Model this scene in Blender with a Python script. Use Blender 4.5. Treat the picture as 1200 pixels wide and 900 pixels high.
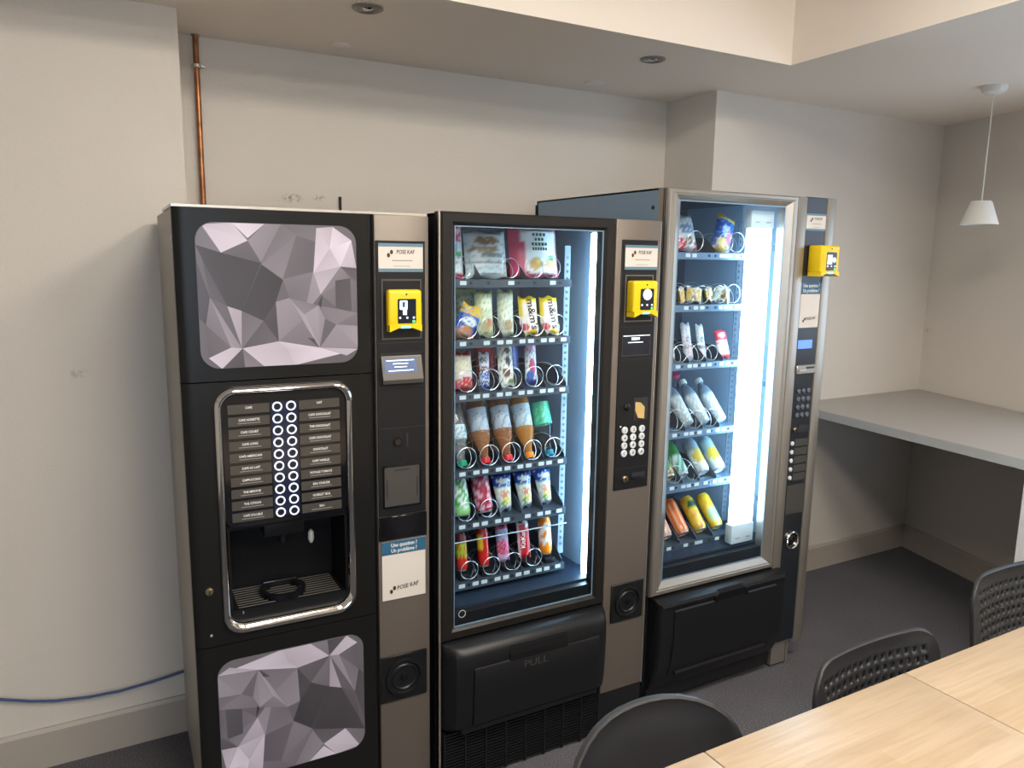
import bpy, bmesh, math, random
from mathutils import Matrix, Vector
from math import sin, cos, pi, radians as R
for o in list(bpy.data.objects): bpy.data.objects.remove(o)
S = bpy.context.scene
COL = S.collection
random.seed(4)

# ------------------------------------------------------------------ camera
yaw, pitch, roll = R(29.13), R(9.35), R(0.84)
fw = Vector((sin(yaw), cos(yaw), 0)); rt = Vector((cos(yaw), -sin(yaw), 0)); up = Vector((0, 0, 1))
f2 = cos(pitch)*fw - sin(pitch)*up; u2 = sin(pitch)*fw + cos(pitch)*up
r3 = cos(roll)*rt + sin(roll)*u2; u3 = -sin(roll)*rt + cos(roll)*u2
cd = bpy.data.cameras.new('camera'); cam = bpy.data.objects.new('camera', cd); COL.objects.link(cam)
m = Matrix((r3, u3, -f2)).transposed().to_4x4(); m.translation = (0, 0, 1.62); cam.matrix_world = m
cd.sensor_fit = 'HORIZONTAL'; cd.sensor_width = 36; cd.lens = 27.0; cd.clip_start = .02
S.camera = cam
# ------------------------------------------------------------------ world, light, exposure
W = bpy.data.worlds.new('world'); S.world = W; W.use_nodes = True
W.node_tree.nodes['Background'].inputs[0].default_value = (.50, .68, 1, 1)
W.node_tree.nodes['Background'].inputs[1].default_value = 1.2
def area(name, loc, size, sizey, power, col, aim):
    l = bpy.data.lights.new(name, 'AREA'); l.shape = 'RECTANGLE'; l.size = size; l.size_y = sizey
    l.energy = power; l.color = col
    o = bpy.data.objects.new(name, l); COL.objects.link(o); o.location = loc
    o.rotation_euler = Vector(aim).to_track_quat('-Z', 'Y').to_euler(); return o
PANEL_W = 15.0          # each of the four ceiling panels
area('added_fill_front', (-.7, -3.28, 1.525), 2.3, 1.3, 33, (.72, .86, 1), (0, 1, 0))  # added fill light from behind the viewer, lifts the room's brightness
sk = R(15.2)                       # the right wall is not square to the back wall
area('added_fill_right', (3.62, 1.081, 1.60), 1.1, .95, 6, (.78, .89, 1), (-cos(sk), sin(sk), 0))  # added fill light for the darker right side of the room
S.view_settings.view_transform = 'Standard'; S.view_settings.look = 'None'
S.view_settings.gamma = 1; S.view_settings.use_curve_mapping = False
S.view_settings.exposure = 0.16

# ------------------------------------------------------------------ materials
def lin(c): return tuple((x/12.92 if x <= .04045 else ((x+.055)/1.055)**2.4) for x in c)
def rgb(r, g, b): return lin((r/255, g/255, b/255))
MATS = {}
def mat(name, col=(.5, .5, .5), rough=.5, metal=0, spec=.5, emis=None, es=0, bump=None, var=None, coat=0):
    """principled; bump=(scale,strength); var=(scale,amount) gentle colour variation"""
    m = bpy.data.materials.new(name); m.use_nodes = True; nt = m.node_tree; b = nt.nodes['Principled BSDF']
    b.inputs['Base Color'].default_value = (*col, 1); b.inputs['Roughness'].default_value = rough
    b.inputs['Metallic'].default_value = metal; b.inputs['Specular IOR Level'].default_value = spec
    b.inputs['Coat Weight'].default_value = coat
    if emis: b.inputs['Emission Color'].default_value = (*emis, 1); b.inputs['Emission Strength'].default_value = es
    tc = nt.nodes.new('ShaderNodeTexCoord')
    if var:
        n = nt.nodes.new('ShaderNodeTexNoise'); n.inputs['Scale'].default_value = var[0]; n.inputs['Detail'].default_value = 6
        nt.links.new(tc.outputs['Object'], n.inputs['Vector'])
        r = nt.nodes.new('ShaderNodeValToRGB'); r.color_ramp.elements[0].position = .3; r.color_ramp.elements[1].position = .7
        r.color_ramp.elements[0].color = (*[c*(1-var[1]) for c in col], 1); r.color_ramp.elements[1].color = (*[min(1, c*(1+var[1])) for c in col], 1)
        nt.links.new(n.outputs['Fac'], r.inputs['Fac']); nt.links.new(r.outputs['Color'], b.inputs['Base Color'])
    if bump:
        n = nt.nodes.new('ShaderNodeTexNoise'); n.inputs['Scale'].default_value = bump[0]; n.inputs['Detail'].default_value = 3
        nt.links.new(tc.outputs['Object'], n.inputs['Vector'])
        k = nt.nodes.new('ShaderNodeBump'); k.inputs['Strength'].default_value = bump[1]; k.inputs['Distance'].default_value = .002
        nt.links.new(n.outputs['Fac'], k.inputs['Height']); nt.links.new(k.outputs['Normal'], b.inputs['Normal'])
    MATS[name] = m; return m
def M(n): return MATS[n]
mat('gunmetal', (.011, .0108, .0106),   .30, .1, .25, bump=(900, .06))
mat('black_plastic', (.009, .0095, .011), .38, spec=.35, bump=(1200, .08))
mat('black_gloss', (.006, .006, .008), .10)
mat('niche_black', (.004, .004, .005), .6, spec=.2)
mat('black_matte', (.008, .008, .009), .7)
mat('column_paint', (.175, .148, .125), .42, .35, bump=(1500, .1))
mat('door_paint', (.017, .015, .0135), .38, .3, bump=(1500, .08))
mat('cabinet_grey', (.30, .28, .24), .42, .2, bump=(700, .05))
mat('steel_blue', (.22, .33, .46), .30, .35, bump=(600, .03))
mat('silver', (.40, .372, .33), .36, .75, bump=(900, .03))
mat('silver_edge', (.62, .58, .52), .3, .8)
mat('chrome', (.72, .70, .67), .07, 1)
mat('steel_wire', (.62, .66, .70), .30, .8)
mat('brushed', (.30, .28, .25), .4, .7)
mat('grey_panel', (.085, .080, .074), .4, .4)
mat('navy_panel', (.011, .014, .020), .28)
mat('chamber_dark', (.016, .028, .052), .45)
mat('chamber_white', (.26, .36, .48), .4)
mat('tray_metal', (.085, .11, .145), .35, .4)
mat('tag_white', (.68, .76, .80), .4)
mat('tag_dark', (.05, .07, .10), .4)
mat('ink', (.02, .02, .025), .6)
mat('ink_emboss', (.045, .045, .047), .3)
mat('ink_grey', (.30, .29, .28), .6)
mat('ink_white', (.80, .80, .80), .6)
mat('card_white', (.66, .61, .55), .5)
mat('card_blue', rgb(96, 128, 146), .5)
mat('card_teal', rgb(40, 92, 122), .5)
mat('yellow', rgb(236, 200, 12), .35)
mat('yellow_dark', rgb(170, 138, 10), .4)
mat('screen_dark', (.008, .011, .022), .15)
mat('screen_white', (.7, .8, .82), .4, emis=(.80, .95, 1), es=.9)
mat('screen_blue', (.1, .2, .6), .3, emis=(.10, .24, .85), es=.9)
mat('screen_navy', (.03, .06, .14), .3, emis=(.03, .08, .22), es=.6)
mat('screen_text', (.7, .8, .9), .3, emis=(.8, .9, 1), es=1.0)
mat('led_blue', (.2, .6, .9), .3, emis=(.2, .65, 1), es=1.0)
mat('led_green', (.2, .8, .3), .3, emis=(.2, .9, .3), es=.8)
mat('ring_glow', (.85, .88, .95), .3, emis=(.85, .9, 1), es=.9)
mat('button_dark', (.010, .014, .030), .2)
mat('strip_navy', (.012, .018, .045), .12)
mat('plate', (.062, .057, .050), .22)
mat('key_white', (.68, .72, .74), .35)
mat('key_grey', (.10, .12, .15), .35)
mat('lamp_tube', (1, 1, 1), .4, emis=(.55, .82, 1.0), es=25)
mat('lamp_wide', (1, 1, 1), .4, emis=(.52, .80, 1.0), es=11)
mat('lamp_end', (.75, .85, .92), .25)
mat('panel_light', (1, 1, 1), .4, emis=(1, .92, .81), es=28)
mat('white_plastic', (.70, .68, .63), .4)
mat('white_paint', (.66, .66, .65), .4)
mat('shade', (.74, .73, .68), .45)
mat('baseboard', (.42, .375, .325), .4, bump=(300, .04))
mat('copper', (.36, .155, .065), .35, .8, var=(30, .35))
mat('cable_blue', (.02, .055, .19), .4)
mat('cable_black', (.01, .01, .01), .5)
mat('counter', (.40, .37, .34), .45, var=(400, .06))
mat('counter_edge', (.42, .43, .43), .4)
mat('chair_black', (.022, .022, .024), .42, bump=(1400, .25))
mat('chair_leg', (.02, .02, .02), .35, .5)
mat('table_leg', (.30, .30, .30), .4, .6)
mat('brass', (.35, .28, .16), .35, .9)
mat('wire_grey', (.45, .47, .5), .35, .5)
mat('cone_gold', rgb(205, 175, 110), .5)
# wallpaper: off-white paint over a fine woven glass-fibre texture
def wallpaper(name, col, stains=()):
    m = mat(name, col, .62); nt = m.node_tree; b = nt.nodes['Principled BSDF']; tc = nt.nodes.new('ShaderNodeTexCoord')
    mp = nt.nodes.new('ShaderNodeMapping'); mp.inputs['Scale'].default_value = (150, 150, 330)
    nt.links.new(tc.outputs['Object'], mp.inputs['Vector'])
    v = nt.nodes.new('ShaderNodeTexVoronoi'); v.inputs['Scale'].default_value = 1; nt.links.new(mp.outputs[0], v.inputs['Vector'])
    k = nt.nodes.new('ShaderNodeBump'); k.inputs['Strength'].default_value = .35; k.inputs['Distance'].default_value = .0015
    nt.links.new(v.outputs['Distance'], k.inputs['Height']); nt.links.new(k.outputs['Normal'], b.inputs['Normal'])
    n = nt.nodes.new('ShaderNodeTexNoise'); n.inputs['Scale'].default_value = 1.1; n.inputs['Detail'].default_value = 4
    nt.links.new(tc.outputs['Object'], n.inputs['Vector'])
    r = nt.nodes.new('ShaderNodeValToRGB'); r.color_ramp.elements[0].position = .35; r.color_ramp.elements[1].position = .65
    r.color_ramp.elements[0].color = (*[c*.97 for c in col], 1); r.color_ramp.elements[1].color = (*[c*1.03 for c in col], 1)
    nt.links.new(n.outputs['Fac'], r.inputs['Fac']); out = r.outputs['Color']
    for (p, rad, amt) in stains:          # scuffs: noise inside a small soft ellipse
        d = nt.nodes.new('ShaderNodeVectorMath'); d.operation = 'SUBTRACT'; d.inputs[1].default_value = p
        nt.links.new(tc.outputs['Object'], d.inputs[0])
        q = nt.nodes.new('ShaderNodeVectorMath'); q.operation = 'MULTIPLY'; q.inputs[1].default_value = (1/rad[0], 0, 1/rad[1]); nt.links.new(d.outputs[0], q.inputs[0])
        le = nt.nodes.new('ShaderNodeVectorMath'); le.operation = 'LENGTH'; nt.links.new(q.outputs[0], le.inputs[0])
        mr = nt.nodes.new('ShaderNodeMapRange'); mr.inputs[1].default_value = 1; mr.inputs[2].default_value = .3; mr.inputs[3].default_value = 0; mr.inputs[4].default_value = amt
        nt.links.new(le.outputs['Value'], mr.inputs[0])
        n2 = nt.nodes.new('ShaderNodeTexNoise'); n2.inputs['Scale'].default_value = 70; nt.links.new(tc.outputs['Object'], n2.inputs['Vector'])
        m2 = nt.nodes.new('ShaderNodeMapRange'); m2.inputs[1].default_value = .45; m2.inputs[2].default_value = .6; nt.links.new(n2.outputs['Fac'], m2.inputs[0])
        mu = nt.nodes.new('ShaderNodeMath'); mu.operation = 'MULTIPLY'; nt.links.new(mr.outputs[0], mu.inputs[0]); nt.links.new(m2.outputs[0], mu.inputs[1])
        mx = nt.nodes.new('ShaderNodeMixRGB'); mx.inputs[2].default_value = (.12, .11, .10, 1); nt.links.new(mu.outputs[0], mx.inputs[0]); nt.links.new(out, mx.inputs[1]); out = mx.outputs[0]
    nt.links.new(out, b.inputs['Base Color']); return m
WALLC = (.67, .617, .55)
wallpaper('wall_paper', WALLC, [((-.03, 0, 1.255), (.03, .02), .35)])
wallpaper('wall_paper_recess', WALLC, [((.70, 0, 1.825), (.045, .02), .7), ((.80, 0, 1.83), (.03, .015), .5)])
mat('ceiling_paint', (.84, .76, .67), .7, bump=(500, .05))
# carpet
m = mat('carpet', (.04, .037, .036), .95, spec=.1); nt = m.node_tree; b = nt.nodes['Principled BSDF']; tc = nt.nodes.new('ShaderNodeTexCoord')
n1 = nt.nodes.new('ShaderNodeTexNoise'); n1.inputs['Scale'].default_value = 220; n1.inputs['Detail'].default_value = 4
n2 = nt.nodes.new('ShaderNodeTexNoise'); n2.inputs['Scale'].default_value = 5; n2.inputs['Detail'].default_value = 6
for n in (n1, n2): nt.links.new(tc.outputs['Object'], n.inputs['Vector'])
r1 = nt.nodes.new('ShaderNodeValToRGB'); r1.color_ramp.elements[0].position = .3; r1.color_ramp.elements[1].position = .72
r1.color_ramp.elements[0].color = (.066, .067, .080, 1); r1.color_ramp.elements[1].color = (.21, .207, .23, 1)
nt.links.new(n1.outputs['Fac'], r1.inputs['Fac'])
mx = nt.nodes.new('ShaderNodeMixRGB'); mx.blend_type = 'MULTIPLY'; mx.inputs[0].default_value = .6
r2 = nt.nodes.new('ShaderNodeValToRGB'); r2.color_ramp.elements[0].color = (.55, .52, .52, 1); r2.color_ramp.elements[1].color = (1.0, .95, .9, 1)
nt.links.new(n2.outputs['Fac'], r2.inputs['Fac']); nt.links.new(r1.outputs[0], mx.inputs[1]); nt.links.new(r2.outputs[0], mx.inputs[2]); nt.links.new(mx.outputs[0], b.inputs['Base Color'])
k = nt.nodes.new('ShaderNodeBump'); k.inputs['Strength'].default_value = .6; k.inputs['Distance'].default_value = .004
nt.links.new(n1.outputs['Fac'], k.inputs['Height']); nt.links.new(k.outputs['Normal'], b.inputs['Normal'])
# laminated beech: staves from a brick texture, grain from stretched noise
m = mat('beech', (.6, .42, .25), .38); nt = m.node_tree; b = nt.nodes['Principled BSDF']; tc = nt.nodes.new('ShaderNodeTexCoord')
br = nt.nodes.new('ShaderNodeTexBrick'); br.inputs['Scale'].default_value = 1; br.inputs['Brick Width'].default_value = .42; br.inputs['Row Height'].default_value = .042
br.inputs['Mortar Size'].default_value = 0.0; br.offset = .37; br.inputs['Color1'].default_value = (.455, .36, .258, 1); br.inputs['Color2'].default_value = (.395, .298, .198, 1)
br.inputs['Bias'].default_value = -.15
nt.links.new(tc.outputs['Object'], br.inputs['Vector'])
mp = nt.nodes.new('ShaderNodeMapping'); mp.inputs['Scale'].default_value = (4, 55, 4); nt.links.new(tc.outputs['Object'], mp.inputs['Vector'])
ng = nt.nodes.new('ShaderNodeTexNoise'); ng.inputs['Scale'].default_value = 1.6; ng.inputs['Detail'].default_value = 8; ng.inputs['Distortion'].default_value = .6; nt.links.new(mp.outputs[0], ng.inputs['Vector'])
rg = nt.nodes.new('ShaderNodeValToRGB'); rg.color_ramp.elements[0].position = .28; rg.color_ramp.elements[1].position = .62
rg.color_ramp.elements[0].color = (.84, .79, .72, 1); rg.color_ramp.elements[1].color = (1.04, 1.02, 1, 1); nt.links.new(ng.outputs['Fac'], rg.inputs['Fac'])
mx = nt.nodes.new('ShaderNodeMixRGB'); mx.blend_type = 'MULTIPLY'; mx.inputs[0].default_value = .75; nt.links.new(br.outputs['Color'], mx.inputs[1]); nt.links.new(rg.outputs[0], mx.inputs[2]); nt.links.new(mx.outputs[0], b.inputs['Base Color'])
# print: colours carried by the mesh (flat print on packaging and panels)
def printmat(name, rough, coat=0, spec=.5):
    m = mat(name, (.5, .5, .5), rough, coat=coat, spec=spec); nt = m.node_tree
    a = nt.nodes.new('ShaderNodeVertexColor'); a.layer_name = 'Col'; nt.links.new(a.outputs['Color'], nt.nodes['Principled BSDF'].inputs['Base Color']); return m
printmat('print_foil', .30); printmat('print_can', .22, .3); printmat('print_panel', .30)
# clear panes: see-through with a mirror share by angle
def glass(name, tint, ior, rough=0.0, body=None):
    m = bpy.data.materials.new(name); m.use_nodes = True; nt = m.node_tree; nt.nodes.clear()
    o = nt.nodes.new('ShaderNodeOutputMaterial'); t = nt.nodes.new('ShaderNodeBsdfTransparent'); g = nt.nodes.new('ShaderNodeBsdfGlossy')
    f = nt.nodes.new('ShaderNodeFresnel'); ge = nt.nodes.new('ShaderNodeNewGeometry'); mr = nt.nodes.new('ShaderNodeMapRange')
    mr.inputs[3].default_value = ior; mr.inputs[4].default_value = 1/ior; nt.links.new(ge.outputs['Backfacing'], mr.inputs[0]); nt.links.new(mr.outputs[0], f.inputs['IOR']); x = nt.nodes.new('ShaderNodeMixShader')
    t.inputs[0].default_value = (*tint, 1); g.inputs['Roughness'].default_value = rough
    nt.links.new(f.outputs[0], x.inputs[0]); nt.links.new(t.outputs[0], x.inputs[1]); nt.links.new(g.outputs[0], x.inputs[2]); last = x.outputs[0]
    if body:                            # cloudy share of a drink
        d = nt.nodes.new('ShaderNodeBsdfDiffuse'); d.inputs[0].default_value = (*body[1], 1); y = nt.nodes.new('ShaderNodeMixShader'); y.inputs[0].default_value = body[0]
        nt.links.new(last, y.inputs[1]); nt.links.new(d.outputs[0], y.inputs[2]); last = y.outputs[0]
    nt.links.new(last, o.inputs[0]); MATS[name] = m
glass('pane', (.93, .97, .99), 1.35); glass('clear_plastic', (.90, .94, .96), 1.45, .05, (.15, (.6, .7, .72)))
glass('juice_orange', (.95, .68, .36), 1.45, .08, (.45, (.75, .33, .07))); glass('juice_amber', (.95, .72, .52), 1.45, .08, (.45, (.50, .22, .10))); glass('water', (.82, .92, .95), 1.4, .05)
glass('lamp_cover', (.9, .96, 1), 1.3, .1)

# ------------------------------------------------------------------ mesh helpers
def nb(): return bmesh.new()
def box(bm, x0, x1, y0, y1, z0, z1, bev=0, seg=2):
    vs = [bm.verts.new((x, y, z)) for x in (x0, x1) for y in (y0, y1) for z in (z0, z1)]
    fs = [bm.faces.new([vs[i] for i in f]) for f in ((0, 1, 3, 2), (4, 6, 7, 5), (0, 4, 5, 1), (2, 3, 7, 6), (0, 2, 6, 4), (1, 5, 7, 3))]
    if bev:
        es = list({e for f in fs for e in f.edges})
        bmesh.ops.bevel(bm, geom=es, offset=bev, segments=seg, affect='EDGES', profile=.5)
def rr(x0, x1, z0, z1, r, n=6):
    p = []
    for cx, cz, a in ((x1-r, z1-r, 0), (x0+r, z1-r, 90), (x0+r, z0+r, 180), (x1-r, z0+r, 270)):
        for i in range(n+1):
            t = R(a+90*i/n); p.append((cx+r*cos(t), cz+r*sin(t)))
    return p
def prism(bm, pts, y0, y1):
    a = [bm.verts.new((x, y0, z)) for x, z in pts]; b = [bm.verts.new((x, y1, z)) for x, z in pts]; n = len(pts)
    bm.faces.new(a); bm.faces.new(b[::-1])
    for i in range(n): bm.faces.new((a[i], b[i], b[(i+1) % n], a[(i+1) % n]))
def loft(bm, loops, close=False):
    """rings of equal length [(x,y,z)...] skinned one after another"""
    vs = [[bm.verts.new(p) for p in l] for l in loops]; n = len(loops[0]); k = len(vs)
    for j in range(k if close else k-1):
        a, b = vs[j], vs[(j+1) % k]
        for i in range(n): bm.faces.new((a[i], a[(i+1) % n], b[(i+1) % n], b[i]))
    return vs
def ring(bm, outer, inner, y0, y1):
    loft(bm, [[(x, y0, z) for x, z in outer], [(x, y0, z) for x, z in inner], [(x, y1, z) for x, z in inner], [(x, y1, z) for x, z in outer]], True)
def tube(bm, pts, r, n=6, cap=True):
    pts = [Vector(p) for p in pts]; loops = []; prev = None
    for i, p in enumerate(pts):
        d = (pts[min(i+1, len(pts)-1)]-pts[max(i-1, 0)]).normalized()
        if prev is None: prev = d.orthogonal().normalized()
        s = (prev-d*prev.dot(d)).normalized(); t = d.cross(s); prev = s
        loops.append([tuple(p+r*(cos(2*pi*k/n)*s+sin(2*pi*k/n)*t)) for k in range(n)])
    vs = loft(bm, loops)
    if cap: bm.faces.new(vs[0][::-1]); bm.faces.new(vs[-1])
def lathe(bm, prof, n=20, axis='z', c=(0, 0, 0), cap=True):
    loops = []
    for r_, h in prof:
        l = []
        for k in range(n):
            a = 2*pi*k/n; x, y = r_*cos(a), r_*sin(a)
            l.append((c[0]+x, c[1]+y, c[2]+h) if axis == 'z' else (c[0]+x, c[1]+h, c[2]+y))
        loops.append(l)
    vs = loft(bm, loops)
    if cap:
        for v in (vs[0], vs[-1]):
            try: bm.faces.new(v)
            except ValueError: pass
def cyl(bm, c, r_, y0, y1, n=20): lathe(bm, [(r_, y0), (r_, y1)], n, 'y', c)
def obj(name, bm, material, parent=None, smooth=False, recalc=True):
    if recalc: bmesh.ops.recalc_face_normals(bm, faces=bm.faces)
    me = bpy.data.meshes.new(name); bm.to_mesh(me); bm.free()
    if smooth:
        for p in me.polygons: p.use_smooth = True
        try: me.set_sharp_from_angle(angle=R(38))
        except Exception: pass
    if isinstance(material, str): material = M(material)
    me.materials.append(material); o = bpy.data.objects.new(name, me); COL.objects.link(o)
    if parent: o.parent = parent
    return o
def B(name, mt, parent, x0, x1, y0, y1, z0, z1, bev=0, seg=2, label=None):
    bm = nb(); box(bm, x0, x1, y0, y1, z0, z1, bev, seg); o = obj(name, bm, mt, parent, bev > 0)
    if label: o['label'] = label
    return o
def P(name, mt, parent, pts, y0, y1, label=None):
    bm = nb(); prism(bm, pts, y0, y1); o = obj(name, bm, mt, parent)
    if label: o['label'] = label
    return o
def link(name, me, parent, loc=(0, 0, 0)):
    o = bpy.data.objects.new(name, me); COL.objects.link(o); o.parent = parent; o.location = loc; return o
def tag(o, label, cat, group=None):
    o['label'] = label; o['category'] = cat
    if group: o['group'] = group
    return o
def thing(name, label, cat, loc=(0, 0, 0), rz=0, group=None):
    o = bpy.data.objects.new(name, None); COL.objects.link(o); o.location = loc; o.rotation_euler = (0, 0, rz); o.empty_display_size = .05
    return tag(o, label, cat, group)
def struct(o): o['kind'] = 'structure'; return o
def text(body, size, mt, parent, x, y, z, name='lettering', rot=0, sx=1, align='CENTER', shear=0):
    cu = bpy.data.curves.new('t', 'FONT'); cu.body = body; cu.size = size; cu.align_x = align; cu.align_y = 'CENTER'; cu.shear = shear; cu.offset = size*.018; cu.resolution_u = 2
    to = bpy.data.objects.new('t', cu); COL.objects.link(to); dg = bpy.context.evaluated_depsgraph_get()
    me = bpy.data.meshes.new_from_object(to.evaluated_get(dg)); bpy.data.objects.remove(to); bpy.data.curves.remove(cu)
    me.transform(Matrix.Translation((x, y, z)) @ Matrix.Rotation(rot, 4, 'Y') @ Matrix.Rotation(pi/2, 4, 'X') @ Matrix.Diagonal((sx, 1, 1, 1)))
    me.materials.clear(); me.materials.append(M(mt)); o = bpy.data.objects.new(name, me); COL.objects.link(o); o.parent = parent; return o

# ------------------------------------------------------------------ the room
ZC = 2.346
struct(B('floor', 'carpet', None, -3.4, 4.4, -3.4, 3.2, -.05, 0))
struct(B('wall_left', 'wall_paper', None, -3.4, .302, 2.65, 3.1, 0, 2.5))
struct(B('wall_back', 'wall_paper_recess', None, .302, 2.452, 2.945, 3.1, 0, 2.5))
struct(B('wall_back_right', 'wall_paper', None, 2.452, 4.3, 2.618, 3.1, 0, 2.5))
bm = nb(); ring(bm, [(-3.4, 0), (4.3, 0), (4.3, 2.5), (-3.4, 2.5)], [(-2.0, .85), (.6, .85), (.6, 2.2), (-2.0, 2.2)], -3.4, -3.25); struct(obj('wall_front', bm, 'wall_paper'))
bm = nb(); ring(bm, [(-6.2, 0), (.05, 0), (.05, 2.5), (-6.2, 2.5)], [(-2.2, 1.05), (-1.0, 1.05), (-1.0, 2.15), (-2.2, 2.15)], -.15, 0)
o = struct(obj('wall_right', bm, 'wall_paper')); o.location = (4.078, 2.615, 0); o.rotation_euler = (0, 0, R(90)-sk)
w2 = thing('added_window_2', 'unseen white framed window above the counter, added to light the right side', 'window', (4.078, 2.615, 0), R(90)-sk); del w2['category']; struct(w2)  # made-up opening out of view, goes with the right-hand fill light
bm = nb()
for x in (-2.2, -1.625, -1.05): box(bm, x, x+.05, -.09, -.03, 1.05, 2.15)
for z in (1.05, 2.10): box(bm, -2.2, -1.0, -.09, -.03, z, z+.05)
obj('frame', bm, 'white_paint', w2)
for x in (-2.15, -1.575): B('pane', 'pane', w2, x, x+.525, -.064, -.056, 1.1, 2.1)
struct(B('wall_side', 'wall_paper', None, -3.4, -3.2, -3.4, 2.65, 0, 2.5))
wn = thing('added_window_1', 'unseen white framed window behind the viewer, added to brighten the room', 'window', (-.7, -3.34, 0)); del wn['category']; struct(wn)  # made-up opening behind the camera, goes with the front fill light
bm = nb()
for x in (-1.3, -.025, 1.25): box(bm, x, x+.05, -.03, .03, .85, 2.2)
for z in (.85, 2.15): box(bm, -1.3, 1.3, -.03, .03, z, z+.05)
obj('frame', bm, 'white_paint', wn)
for x in (-1.25, .025): B('pane', 'pane', wn, x, x+1.225, -.004, .004, .9, 2.15)
# ceiling with a raised bay; its edge shows at the top of the picture
bm = nb()
hole = [(-2.4, 2.152), (2.377, 2.152), (2.125, -2.4), (-2.4, -2.4)]; outer = [(-3.4, 3.1), (4.4, 3.1), (4.4, -3.4), (-3.4, -3.4)]
loft(bm, [[(x, y, ZC) for x, y in outer], [(x, y, ZC) for x, y in hole], [(x, y, 2.76) for x, y in hole]])
bm.faces.new([bm.verts.new((x, y, 2.76)) for x, y in hole])
struct(obj('ceiling', bm, 'ceiling_paint', recalc=False))
# skirting boards
def skirt(name, x0, x1, y, z=.132):
    bm = nb(); pts = [(0, 0), (-.014, 0), (-.014, z-.012), (-.008, z), (0, z)]
    loft(bm, [[(x, y+a, b) for a, b in pts] for x in (x0, x1)])
    for x in (x0, x1): bm.faces.new([bm.verts.new((x, y+a, b)) for a, b in pts])
    return struct(obj(name, bm, 'baseboard'))
skirt('baseboard_left', -3.2, .302, 2.65); skirt('baseboard_back', 2.452, 4.07, 2.618)
o = skirt('baseboard_right', 0, 5.9, 0); o.rotation_euler = (0, 0, R(-90)-sk); o.location = (4.068, 2.60, 0)
# lit panels in the raised bay
for i, (x, y) in enumerate(((.6, .40), (1.6, .40), (.6, -.95), (1.6, -.95))):
    t = thing('ceiling_panel_light', ['square lit ceiling panel above the coffee machine side', 'square lit ceiling panel above the wooden tables', 'square lit ceiling panel at the rear left of the raised bay', 'square lit ceiling panel at the rear right of the raised bay'][i], 'ceiling light', (x, y, 2.73), 0, 'lit panels in the raised ceiling bay')
    bm = nb(); ring(bm, [(-.31, -.31), (.31, -.31), (.31, .31), (-.31, .31)], [(-.29, -.29), (.29, -.29), (.29, .29), (-.29, .29)], -.0, .03); f = obj('frame', bm, 'white_paint', t); f.rotation_euler = (R(90), 0, 0); f.location = (0, 0, .03)
    B('diffuser', 'panel_light', t, -.29, .29, -.29, .29, .008, .028)
# recessed spots and blank covers in the ceiling
for i, (x, y) in enumerate(((.795, 2.34), (1.883, 2.354))):
    t = thing('recessed_spot', ['round recessed ceiling spot above the coffee machine, unlit', 'round recessed ceiling spot above the silver vending machine, unlit'][i], 'ceiling spot', (x, y, ZC), 0, 'recessed spots in the ceiling')
    bm = nb(); lathe(bm, [(.046, .0), (.046, -.004), (.040, -.007), (.032, -.004), (.030, 0)], 28, cap=False); obj('trim_ring', bm, 'brushed', t, True)
    bm = nb(); lathe(bm, [(.031, -.001), (.022, -.003), (.018, -.0025)], 24); obj('bezel', bm, 'ink_grey', t, True)
    bm = nb(); lathe(bm, [(.016, -.0035), (.011, -.007), (.003, -.008)], 20); obj('bulb', bm, 'chrome', t, True)
for i, (x, y) in enumerate(((.846, 2.79), (1.923, 2.792))):
    bm = nb(); lathe(bm, [(.036, 0), (.036, -.003), (.031, -.006), (.001, -.006)], 28)
    o = obj('ceiling_cover', bm, 'ceiling_paint', None, True); o.location = (x, y, ZC)
    tag(o, ['round painted blank cover on the ceiling nearest the copper pipe', 'round painted blank cover on the ceiling nearest the wall corner'][i], 'ceiling cover', 'blank covers in the ceiling')
# copper pipe in the recess corner
t = thing('copper_pipe', 'thin copper pipe running down the recess corner behind coffee machine', 'pipe', (.387, 2.925, 0))
bm = nb(); tube(bm, [(0, 0, .0), (0, 0, ZC)], .0095, 12); obj('pipe', bm, 'copper', t, True)
bm = nb(); lathe(bm, [(.011, -.008), (.0165, -.005), (.0165, .005), (.011, .008)], 14, c=(0, 0, 2.245)); box(bm, -.004, .004, .008, .02, 2.24, 2.25); box(bm, .012, .028, -.004, .002, 2.241, 2.249); obj('pipe_clip', bm, 'silver_edge', t, True)
bm = nb(); lathe(bm, [(.014, 0), (.014, -.005)], 14, c=(0, 0, ZC)); obj('ceiling_collar', bm, 'brushed', t)
# blue network cable along the wall
pts = [(-.62, .40), (-.45, .33), (-.305, .268), (-.23, .240), (-.162, .222), (-.07, .209), (.017, .205), (.12, .211), (.217, .222), (.30, .235)]
bm = nb(); tube(bm, [(x, 2.633, z) for x, z in pts], .0042, 8); tag(obj('network_cable', bm, 'cable_blue', None, True), 'blue cable sagging along the left wall above the skirting', 'cable')
bm = nb(); tube(bm, [(.877, 2.935, 1.0), (.877, 2.935, 1.838)], .005, 8); tag(obj('wall_cable', bm, 'cable_black', None, True), 'short black cable end standing up behind the coffee machine', 'cable')
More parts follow.
